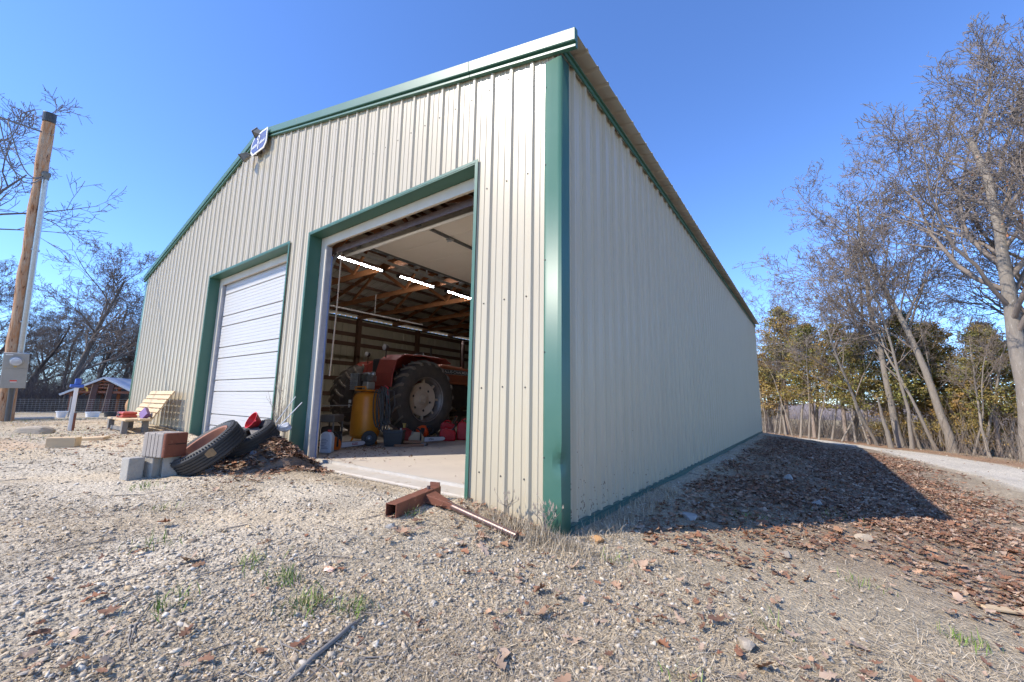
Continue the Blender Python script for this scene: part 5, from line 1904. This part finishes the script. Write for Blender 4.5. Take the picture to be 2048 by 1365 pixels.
def cedar(seed, H, Wd, nb=90, first=.22, rust=.35):
    rg = np.random.default_rng(seed)
    P, C = [], []
    br = []
    for i in range(nb):
        s = first + (1 - first) * ((i + rg.uniform(0, 1)) / nb) ** .9
        z = H * s
        L = Wd * (1.05 - s) ** .7 * rg.uniform(.45, 1.15)
        a = rg.uniform(0, 2 * np.pi)
        d = np.array([np.cos(a), np.sin(a), rg.uniform(-.05, .5)])
        d /= np.linalg.norm(d)
        tip = np.array([0, 0, z]) + d * L
        br.append([(0, 0, z), tuple(np.array([0, 0, z]) * .5 + tip * .5 - np.array([0, 0, .06 * L])), tuple(tip)])
        k = int(120 * L / Wd + 40)
        t1 = rg.uniform(.25, 1.05, k) ** .8
        base = np.array([0, 0, z]) + d * L * t1[:, None] - np.array([0, 0, .06 * L]) * (4 * t1 * (1 - t1))[:, None]
        P.append(base + rg.normal(0, .085 + .05 * L, (k, 3)) * np.array([1, 1, .6]))
        mixv = np.clip(rust + rg.normal(0, .25) + rg.normal(0, .12, k) + .25 * (t1 - .6), 0, 1)
        C.append(mixv)
    P, mixv = np.concatenate(P), np.concatenate(C)
    n = len(P)
    out = P * np.array([1, 1, 0])
    out /= np.linalg.norm(out, axis=1, keepdims=True) + 1e-6
    dirs = out * .7 + rg.normal(0, .6, (n, 3)) + np.array([0, 0, .15])
    dirs /= np.linalg.norm(dirs, axis=1, keepdims=True)
    side_ = np.cross(dirs, rg.normal(0, 1, (n, 3)))
    side_ /= np.linalg.norm(side_, axis=1, keepdims=True) + 1e-6
    ln, wd = rg.uniform(.07, .17, n)[:, None], rg.uniform(.012, .032, n)[:, None]
    V = np.stack([P - dirs * ln * .4, P + side_ * wd, P + dirs * ln * .6, P - side_ * wd], 1).reshape(-1, 3)
    F = np.arange(n * 4).reshape(n, 4)
    green, rust_ = np.array([.205, .205, .060]), np.array([.42, .25, .085])
    col = green * (1 - mixv[:, None]) + rust_ * mixv[:, None]
    col *= rg.uniform(.65, 1.35, (n, 1))
    col = np.repeat(col, 4, axis=0)
    bp = np.array(br)
    bv, bf = tubes_np(bp, np.tile(np.array([[.022, .014, .006]]), (nb, 1)), 4)
    tp = np.array([[(0, 0, -.2), (.03, .02, H * .3), (0, .05, H * .6), (0, 0, H * .97)]])
    tv, tf = tubes_np(tp, np.array([[.10, .08, .05, .012]]) * H / 6, 8)
    return (tv, tf), (bv, bf), (V, F, col)


CEDF = mat('cedar foliage', (1, 1, 1), .8, attr='tint', spec=.2)
CEDB = mat('cedar bark', (.34, .27, .22), .95, 0, (.22, .17, .14), 5, .6, stretch=(4, 4, .5))
CED = {}
GC = 'cedars along the drive'
for i, (x, y, key, s, a, lab) in enumerate((
        (.35, 25.2, 'a', 1.12, 0, 'tallest rusty green cedar just right of the barn corner'),
        (1.55, 23.6, 'b', 1.0, 50, 'dense cedar right of the tallest cedar'),
        (-.75, 26.6, 'c', .85, 0, 'rust brown cedar partly behind the barn corner'),
        (2.75, 22.3, 'a', .86, 130, 'cedar behind the bending slim tree'),
        (4.75, 20.6, 'b', .95, 200, 'green cedar around the thin straight tree'),
        (4.3, 21.4, 'd', .55, 20, 'low bushy cedar behind the broken snag'),
        (6.75, 19.3, 'b', .80, 290, 'cedar left of the oak trunk'),
        (7.4, 22.0, 'c', .95, 80, 'rust tinged cedar behind the forked tree'),
        (9.4, 18.6, 'a', 1.05, 250, 'cedar at the right edge beside the oak'),
        (6.6, 20.8, 'd', .60, 160, 'low rusty cedar below the forked tree'),
        (.15, 26.8, 'b', .9, 310, 'cedar filling the row behind the tallest cedar'),
        (3.45, 21.3, 'b', .84, 75, 'dark green cedar left of the thick leaning trunk'),
        (5.55, 21.4, 'a', .80, 15, 'cedar seen between the thin tree and the forked tree'),
        (6.1, 23.0, 'c', 1.0, 190, 'rust coloured cedar farthest behind the forked tree'),
        (8.0, 20.2, 'c', .80, 265, 'rusty cedar directly behind the oak trunk'),
        (5.95, 19.9, 'd', .62, 340, 'small cedar at the foot of the forked tree'))):
    t_ = thing('cedar_tree', lab, 'cedar', (x, y, gz(x, y)), GC, (0, 0, R(a)))
    t_.scale = (s, s, s)
    if key not in CED:
        H_, W_, nb_, f_, ru = {'a': (6.4, 2.5, 170, .24, .42), 'b': (5.8, 2.3, 140, .30, .20), 'c': (5.6, 2.1, 140, .18, .75), 'd': (3.8, 2.2, 110, .12, .45)}[key]
        t3, b3, f3 = cedar(70 + ord(key), H_, W_, nb_, f_, ru)
        CED[key] = (npmesh('trunk', *t3, CEDB, t_, smooth=True).data, npmesh('branches', *b3, CEDB, t_).data, npmesh('foliage', f3[0], f3[1], CEDF, t_, col=f3[2]).data)
    else:
        for nm, me in zip(('trunk', 'branches', 'foliage'), CED[key]):
            o = bpy.data.objects.new(nm, me)
            COL.objects.link(o)
            o.parent = t_


def stems(n, x, y, h0, h1, r, lean, material, name, label, cat, seg=3):
    rg = np.random.default_rng(n)
    z = ground(x, y)
    h = rg.uniform(h0, h1, n) * rg.uniform(.5, 1, n)
    d = np.stack([rg.normal(0, lean, n), rg.normal(0, lean, n), np.ones(n)], -1)
    P = np.zeros((n, seg, 3))
    for k in range(seg):
        s = k / (seg - 1)
        P[:, k] = np.stack([x, y, z - .03], -1) + d * (h * s)[:, None] + rg.normal(0, .05, (n, 3)) * s * h[:, None]
    V, F = tubes_np(P, np.tile(np.linspace(r, r * .4, seg)[None], (n, 1)) * rg.uniform(.6, 1.4, (n, 1)), 3)
    o = npmesh(name, V, F, material)
    return tag(o, label, cat, kind='stuff')


n = 16000
rg = np.random.default_rng(1)
stems(n, rg.uniform(-80, -52, n), rg.uniform(-6, 18, n), 1.0, 5.5, .014, .42, TWIGD, 'thicket_brush', 'dark leafless brush filling the left woods', 'brush')
n = 11000
tpar = rg.uniform(0, 1, n)
ed = dense(RF, 400)
k = (tpar * 330 + 60).astype(int)
nrm = np.stack([np.gradient(ed[:, 1]), -np.gradient(ed[:, 0])], -1)
nrm /= np.linalg.norm(nrm, axis=1, keepdims=True)
dd = rg.uniform(.8, 12, n)
pp = ed[k] + nrm[k] * dd[:, None]
stems(n, pp[:, 0], pp[:, 1], .4, 2.6, .006, .35, TWIG, 'roadside_brush', 'thin dry brush under the trees across the drive', 'brush')

# far wooded ridges beyond the valley
WOODS = mat('far bare woods', (.20, .17, .165), 1, 0, (.145, .125, .13), .16, .7, space='Object', bump=.0)
for nm, r0, h, seed, a0, a1 in (('wooded_ridge', 330, 13, 3, -60, 70), ('wooded_ridge', 210, 4.5, 8, -30, 62)):
    ang = np.linspace(R(a0), R(a1), 500)
    base = -12.5 if r0 > 300 else -10
    top = base + h + 3 * vnoise(ang * 40, ang * 0, 1, seed) + 1.8 * vnoise(ang * 260, ang * 0, 1, seed + 1)
    V = []
    for j, (dr_, fz) in enumerate(((0, 0), (2, .75), (9, 1.0), (25, .6), (60, 0))):
        rr_ = r0 + dr_ + 3 * vnoise(ang * 200, ang * 0 + j, 1, seed + 2)
        V.append(np.stack([np.sin(ang) * rr_, np.cos(ang) * rr_, (base - 3) + (top - base + 3) * fz], -1))
    V = np.stack(V, 0)
    ii_ = np.arange(V.shape[0] * V.shape[1]).reshape(V.shape[:2])
    F = np.stack([ii_[:-1, :-1], ii_[:-1, 1:], ii_[1:, 1:], ii_[1:, :-1]], -1).reshape(-1, 4)
    tag(npmesh(nm, V.reshape(-1, 3), F, WOODS), kind='structure')

# ------------------------------------------------------------------ ground cover scattered in the field of view
AZ0 = YAW


def scatter(n, r0, r1, half=R(66), power=0.0):
    """points round the camera foot, about even in the picture."""
    u = NP.uniform(0, 1, n)
    r = r0 * (r1 / r0) ** u if power == 0 else (r0 ** power + u * (r1 ** power - r0 ** power)) ** (1 / power)
    a = AZ0 + NP.uniform(-half, half, n)
    x, y = CP.x + np.sin(a) * r, CP.y + np.cos(a) * r
    inb = (x > -BW) & (x < .03) & (y > -.01) & (y < BL)
    return x[~inb], y[~inb], r[~inb]


def keep(w, *arrs):
    mk = NP.uniform(0, 1, len(w)) < w
    return [a[mk] for a in arrs]


def gravel_w(x, y):
    _, dn, df = road_t(x, y)
    yard = sstep(1.2, -.8, x + 1.1 * (vnoise(x, y, 1.5, 31) - .5) + .25 * np.clip(y, 0, 4))
    band = .22 + .95 * sstep(.35, .62, vnoise(x * .5 + y * .3, y * 1.3 - x * .4, .9, 32))
    rd = ((dn < .1) & (df > -.1)) * 1.0
    corner = np.exp(-((x - .1) ** 2 + (y + .35) ** 2) / .6) + .8 * np.exp(-((x - .45) ** 2 + (y + 1.0) ** 2) / .45)
    foot = np.exp(-((x - .12) / .14) ** 2) * (y > 0) * (.35 + .8 * (vnoise(x, y, .9, 33) > .5))
    return (1 - .85 * tracks(x, y)) * np.clip(yard * band + rd * .8 + corner * .9 + foot + .05, 0, 1)


def leaf_w(x, y):
    n1 = vnoise(x, y, .8, 41)
    bank = sstep(.25, .7, x) * sstep(4.6, 3.0, x) * sstep(.4, 1.6, y + .5 * (n1 - .5)) * (y < 17) * (.12 + .6 * sstep(.42, .66, n1))
    pile = 1.5 * np.exp(-(((x + 3.75) / .65) ** 2 + ((y + .45) / .42) ** 2))
    pile2 = .9 * np.exp(-(((x + 3.3) / .4) ** 2 + ((y + .75) / .3) ** 2))
    wallf = .5 * np.exp(-((y + .12) / .16) ** 2) * (x > -.95) * (x < -.15)
    bench_ = .9 * np.exp(-(((x + 7.8) / 2.2) ** 2 + ((y + 1.0) / .55) ** 2))
    bar = .10 * np.exp(-(((x + .55) / .6) ** 2 + ((y + .5) / .22) ** 2))
    verge = .5 * (road_t(x, y)[2] < -.2) * (road_t(x, y)[2] > -2.2)
    near = .022 * sstep(-2.2, -.3, x) * (.25 + sstep(.55, .8, vnoise(x, y, .5, 43)) * 3.0)
    return np.clip(bank + pile + pile2 + wallf + bench_ + bar + verge + near + .012, 0, 1)


def pile_h(x, y):
    return .17 * np.exp(-(((x + 3.75) / .55) ** 2 + ((y + .35) / .33) ** 2)) * (x < -3.2)


# mound of litter and soil between the doors
mx, my = np.meshgrid(np.linspace(-5.0, -2.75, 60), np.linspace(-1.15, -.006, 40))
mz = ground(mx, my) + 1.75 * pile_h(mx, my) - .004 + .02 * (vnoise(mx, my, .12, 51) - .5)
mz = np.where(pile_h(mx, my) < .008, ground(mx, my) - .03, mz)
mi = np.arange(mx.size).reshape(mx.shape)
MF = np.stack([mi[:-1, :-1], mi[:-1, 1:], mi[1:, 1:], mi[1:, :-1]], -1).reshape(-1, 4)
mo = npmesh('debris_mound', np.stack([mx.ravel(), my.ravel(), mz.ravel()], -1), MF, mat('leaf mould', (.17, .105, .07), .95, 0, (.28, .20, .14), 14, .7, bump=.8, bscale=60), smooth=True)
tag(mo, 'mound of leaf mould and dirt between the two doors', 'debris mound', kind='stuff')


def stones(name, label, x, y, size, flat=.75, seed=0, lift=0.3, pale=1.0):
    n = len(x)
    oct_ = np.array([(1, 0, 0), (.35, .95, .1), (-.8, .6, -.1), (-.9, -.5, .1), (.3, -1, 0), (.15, .1, .85), (-.35, -.25, .75), (0, 0, -.8)], float)
    tri = np.array([(0, 1, 5), (1, 2, 5), (2, 6, 5), (2, 3, 6), (3, 4, 6), (4, 0, 5), (4, 5, 6), (1, 0, 7), (2, 1, 7), (3, 2, 7), (4, 3, 7), (0, 4, 7)])
    S_ = size[:, None, None] * np.stack([NP.uniform(.7, 1.6, n), NP.uniform(.5, 1.1, n), NP.uniform(.5, 1.1, n) * flat], -1)[:, None, :]
    L = (oct_[None] + NP.normal(0, .19, (n, 8, 3))) * S_ * .5
    V = np.einsum('nij,nkj->nki', rand_rot(n, .6), L)
    z = ground(x, y) + size * flat * lift * .5
    V += np.stack([x, y, z], -1)[:, None]
    F = (tri[None] + (np.arange(n) * 8)[:, None, None]).reshape(-1, 3)
    pal = np.array([(.54, .46, .35), (.46, .385, .29), (.60, .54, .45), (.52, .39, .24), (.38, .33, .27), (.56, .45, .31), (.34, .265, .19)])
    c = pal[NP.choice(7, n, p=[.26, .22, .16, .12, .10, .09, .05])] * NP.uniform(.7, 1.15, (n, 1)) * pale
    col = np.repeat(c, 8, axis=0)
    o = npmesh(name, V.reshape(-1, 3), F, STONEM, col=col)
    return tag(o, label, 'gravel', kind='stuff')


STONEM = mat('gravel stone', (1, 1, 1), .92, attr='tint', spec=.2, bump=.3, bscale=120)
x, y, r = scatter(220000, 1.05, 24)
x, y, r = keep(gravel_w(x, y) * .95, x, y, r)
sz = np.clip(NP.lognormal(math.log(.0095), .52, len(x)), .004, .032) * (1 + .045 * r)
stones('gravel', 'pale crushed gravel over the yard and drive', x, y, sz)

# dead grass
GRASSM = mat('dead grass', (1, 1, 1), .85, attr='tint', spec=.15)


def blades(name, label, x, y, L, w, tilt0, tilt1, pal, cat='grass', z=None, bend=.4):
    n = len(x)
    z = ground(x, y) if z is None else z
    a = NP.uniform(0, 2 * np.pi, n)
    tl = NP.uniform(tilt0, tilt1, n)
    d0 = np.stack([np.cos(a) * np.sin(tl), np.sin(a) * np.sin(tl), np.cos(tl)], -1)
    tl2 = tl + NP.uniform(-.1, bend, n)
    a2 = a + NP.normal(0, .16, n)
    d1 = np.stack([np.cos(a2) * np.sin(tl2), np.sin(a2) * np.sin(tl2), np.cos(tl2)], -1)
    s_ = np.stack([-np.sin(a), np.cos(a), NP.normal(0, .3, n)], -1)
    B = np.stack([x, y, z + NP.uniform(-.002, .006, n)], -1)
    M1 = B + d0 * (L * .5)[:, None]
    M2 = M1 + d1 * (L * .5)[:, None]
    w = w[:, None]
    V = np.stack([B - s_ * w, B + s_ * w, M1 + s_ * w * .8, M1 - s_ * w * .8, M2], 1).reshape(-1, 3)
    i0 = np.arange(n) * 5
    F = np.concatenate([np.stack([i0, i0 + 1, i0 + 2], -1), np.stack([i0, i0 + 2, i0 + 3], -1), np.stack([i0 + 3, i0 + 2, i0 + 4], -1)])
    pal = np.array(pal)
    c = pal[NP.integers(0, len(pal), n)] * NP.uniform(.7, 1.2, (n, 1))
    o = npmesh(name, V, F, GRASSM, col=np.repeat(c, 5, axis=0))
    return tag(o, label, cat, kind='stuff')


STRAW = [(.48, .385, .265), (.42, .335, .225), (.53, .45, .33), (.34, .27, .185), (.45, .37, .27)]


def grass_w(x, y):
    _, dn, df = road_t(x, y)
    right = sstep(-1.3, .1, x + 1.0 * (vnoise(x, y, 1.1, 61) - .5)) * (dn > .3)
    bandf = .9 * sstep(.50, .70, vnoise(x * .6 + .3 * y, y - .4 * x, .8, 62)) * (x > -4.5) * (y < -.2)
    foot = 1.2 * np.exp(-((x + .15) ** 2 + (y + .18) ** 2) / .12)
    far_ = .6 * (x < -11)
    patch = .35 + .9 * sstep(.32, .6, vnoise(x, y, .7, 63))
    bank_ = sstep(.25, .6, x) * sstep(3.8, 2.6, x) * sstep(.6, 1.2, y)
    return np.clip((right * patch + bandf + foot + far_ + .04), 0, 1) * (1 - .75 * bank_) * (1 - .8 * ((dn < .1) & (df > -.1)))


x, y, r = scatter(290000, 1.0, 22)
x, y, r = keep(grass_w(x, y) * .85, x, y, r)
blades('dead_grass', 'short dead grass matted over the yard', x, y, NP.uniform(.022, .065, len(x)) * (1 + .05 * r), NP.uniform(.0007, .0013, len(x)) * (1 + .12 * r), 1.0, 1.55, STRAW, bend=.12)
# loose straw lying everywhere
x, y, r = scatter(16000, 1.0, 9)
x, y, r = keep(.25 + .6 * grass_w(x, y), x, y, r)
blades('loose_straw', 'loose straw and stalks lying on the gravel', x, y, NP.uniform(.05, .13, len(x)), NP.uniform(.0007, .0013, len(x)), 1.35, 1.55, STRAW + [(.33, .26, .2), (.62, .57, .48)], bend=.1)
# corner stubble standing upright
n = 1500
x, y = -.15 + NP.normal(0, .24, n), -.10 - np.abs(NP.normal(0, .14, n))
x2, y2 = NP.uniform(.04, .30, 700), NP.uniform(.05, 2.2, 700)
x, y = np.concatenate([x, x2]), np.concatenate([y, y2])
mk = ~((x < .03) & (y > -.03))
blades('corner_stubble', 'tufts of dry stubble at the foot of the barn corner', x[mk], y[mk], NP.uniform(.05, .13, mk.sum()), NP.uniform(.0012, .0022, mk.sum()), .1, .9, STRAW)
# green tufts
GREENS = [(.13, .22, .035), (.17, .26, .05), (.22, .27, .08), (.40, .37, .20)]
tx, ty = [], []
for cx_, cy_, k, s in ((-.65, -1.62, 90, .045), (-.37, -1.65, 130, .05), (-.22, -1.53, 90, .04), (-.88, -1.68, 50, .05), (-.79, -2.05, 50, .05), (2.04, .45, 60, .05), (1.26, -.22, 30, .05), (-3.2, -1.62, 60, .08), (1.05, -.9, 30, .05), (-.95, -.62, 50, .05), (.4, -.1, 30, .06), (.95, 1.9, 60, .1), (1.6, 2.9, 60, .12), (-1.6, -1.9, 40, .07), (-2.3, -1.7, 30, .06), (-8.6, -1.5, 200, .5), (-14, -.6, 500, 2), (-18, 1, 600, 2.5), (2.3, -.2, 40, .08), (1.7, .9, 30, .06)):
    tx.append(cx_ + NP.normal(0, s, k))
    ty.append(cy_ + NP.normal(0, s, k))
tx, ty = np.concatenate(tx), np.concatenate(ty)
blades('green_grass', 'fresh green grass tufts in the dead yard', tx, ty, NP.uniform(.03, .085, len(tx)), NP.uniform(.0014, .0026, len(tx)), .1, 1.0, GREENS)

# fallen leaves
LEAFM = mat('fallen oak leaf', (1, 1, 1), .75, attr='tint', spec=.25)
x, y, r = scatter(46000, 1.1, 20)
x, y, r = keep(leaf_w(x, y), x, y, r)
ex, ey = -3.75 + NP.normal(0, .55, 2600), -.02 - np.abs(NP.normal(0, .42, 2600))
mk = (ex > -5) & (ex < -2.9)
x, y = np.concatenate([x, ex[mk]]), np.concatenate([y, ey[mk]])
bx_, by_ = NP.uniform(.1, 4.2, 42000), .3 + 13 * NP.uniform(0, 1, 42000) ** 1.45
mk = NP.uniform(0, 1, 42000) < sstep(.3, 1.5, by_ - .2 * bx_ + 1.3 * (vnoise(bx_, by_, .55, 44) - .5)) * (.36 + .9 * sstep(.30, .55, vnoise(bx_, by_, .9, 41))) * sstep(4.2, 2.4, bx_ + .8 * (vnoise(bx_, by_, .7, 45) - .5)) * sstep(.08, .35, bx_ - .05)
x, y = np.concatenate([x, bx_[mk]]), np.concatenate([y, by_[mk]])
# a little litter blown in over the floor
fx, fy = NP.uniform(-4.1, -1.0, 900), .26 + np.abs(NP.normal(0, .9, 900))
inside_w = (.9 * np.exp(-((fx + 3.8) / .5) ** 2) + .25 * np.exp(-(((fx + 4.2) / 1.4) ** 2 + ((fy - 1.2) / .5) ** 2)) + .03)
fx, fy = keep(inside_w, fx, fy)
gx3, gy3 = NP.uniform(-5.3, -4.0, 420), NP.normal(1.25, .22, 420)
P = np.concatenate([np.stack([x, y, ground(x, y) + 1.75 * pile_h(x, y) + NP.uniform(.003, .03, len(x))], -1), np.stack([fx, fy, np.full(len(fx), .137)], -1), np.stack([gx3, gy3, .135 + NP.uniform(0, .03, 420)], -1)])
sz = np.clip(NP.lognormal(math.log(.051), .36, len(P)), .02, .105)
sz[len(x):] *= .55
lv, lf = leaf_mesh(P, sz, .30)
LP = np.array([(.30, .165, .095), (.38, .235, .15), (.22, .115, .07), (.43, .30, .21), (.27, .125, .07), (.36, .26, .19), (.19, .105, .07)])
lc = LP[NP.integers(0, 7, len(P))] * NP.uniform(.75, 1.2, (len(P), 1))
tag(npmesh('fallen_leaves', lv, lf, LEAFM, col=np.repeat(lc, len(LO) + 1, axis=0)), 'brown oak leaves drifted over the bank and yard', 'leaves', kind='stuff')

# twigs
n = 420
x, y, r = scatter(n, 1.1, 8)
n = len(x)
a = NP.uniform(0, 6.28, n)
L = NP.uniform(.06, .30, n)
P = np.zeros((n, 3, 3))
for k in range(3):
    s = (k - 1) * .5
    px_, py_ = x + np.cos(a + .2 * s) * L * s, y + np.sin(a + .2 * s) * L * s
    P[:, k] = np.stack([px_, py_, ground(px_, py_) + .006], -1)
V, F = tubes_np(P, np.tile(np.array([[.003, .0025, .0015]]), (n, 1)) * NP.uniform(.6, 1.5, (n, 1)), 4)
tag(npmesh('twigs', V, F, GREYW), 'small dry twigs scattered over the yard', 'twigs', kind='stuff')

# dry weeds against the wall
WEED = mat('dry weed stalk', (.30, .25, .20), .9, 0, (.2, .165, .13), 9, .5)


def weed(label, x, y, z, h, k, seed, spread=.25):
    r_ = random.Random(seed)
    t_ = thing('dry_weed', label, 'weed', (x, y, z), 'dead weeds by the barn')
    for i in range(k):
        a = r_.uniform(0, 6.28)
        s = spread * r_.uniform(.3, 1)
        hh = h * r_.uniform(.6, 1)
        tip = Vector((math.cos(a) * s * hh, math.sin(a) * s * hh * .5 - .03, hh))
        mid_ = tip * .5 + Vector((r_.uniform(-.02, .02), r_.uniform(-.02, 0), .03))
        st = MB().tube([(0, 0, -.05), mid_, tip], [.004, .003, .0015], 5, cap=False).build('stalk', WEED, t_, smooth=True, fixn=False)
        mb = MB()
        for j in range(5):
            q = mid_.lerp(tip, r_.uniform(.1, 1))
            e = q + Vector((r_.uniform(-.07, .07), r_.uniform(-.06, .02), r_.uniform(.02, .10)))
            mb.tube([q, e], [.0018, .001], 3, cap=False)
            mb.add([e + Vector((-.008, 0, 0)), e + Vector((.008, 0, .004)), e + Vector((.002, 0, .03))], [(0, 1, 2)])
        mb.build('side_twigs', WEED, st, fixn=False)['kind'] = 'stuff'
    return t_


weed('tall dead weed standing against the wall between the doors', -4.20, -.06, .25, 1.25, 5, 2, .12)
weed('bushy dead weed beside the open door trim', -4.06, -.14, .34, .62, 8, 3, .35)
weed('bent dead weed at the foot of the near corner', -.06, -.13, gz(-.06, -.13), .20, 6, 4, .9)
weed('short dead weed at the wall right of the steel bar', -.40, -.09, gz(-.40, -.09), .13, 4, 5, .6)
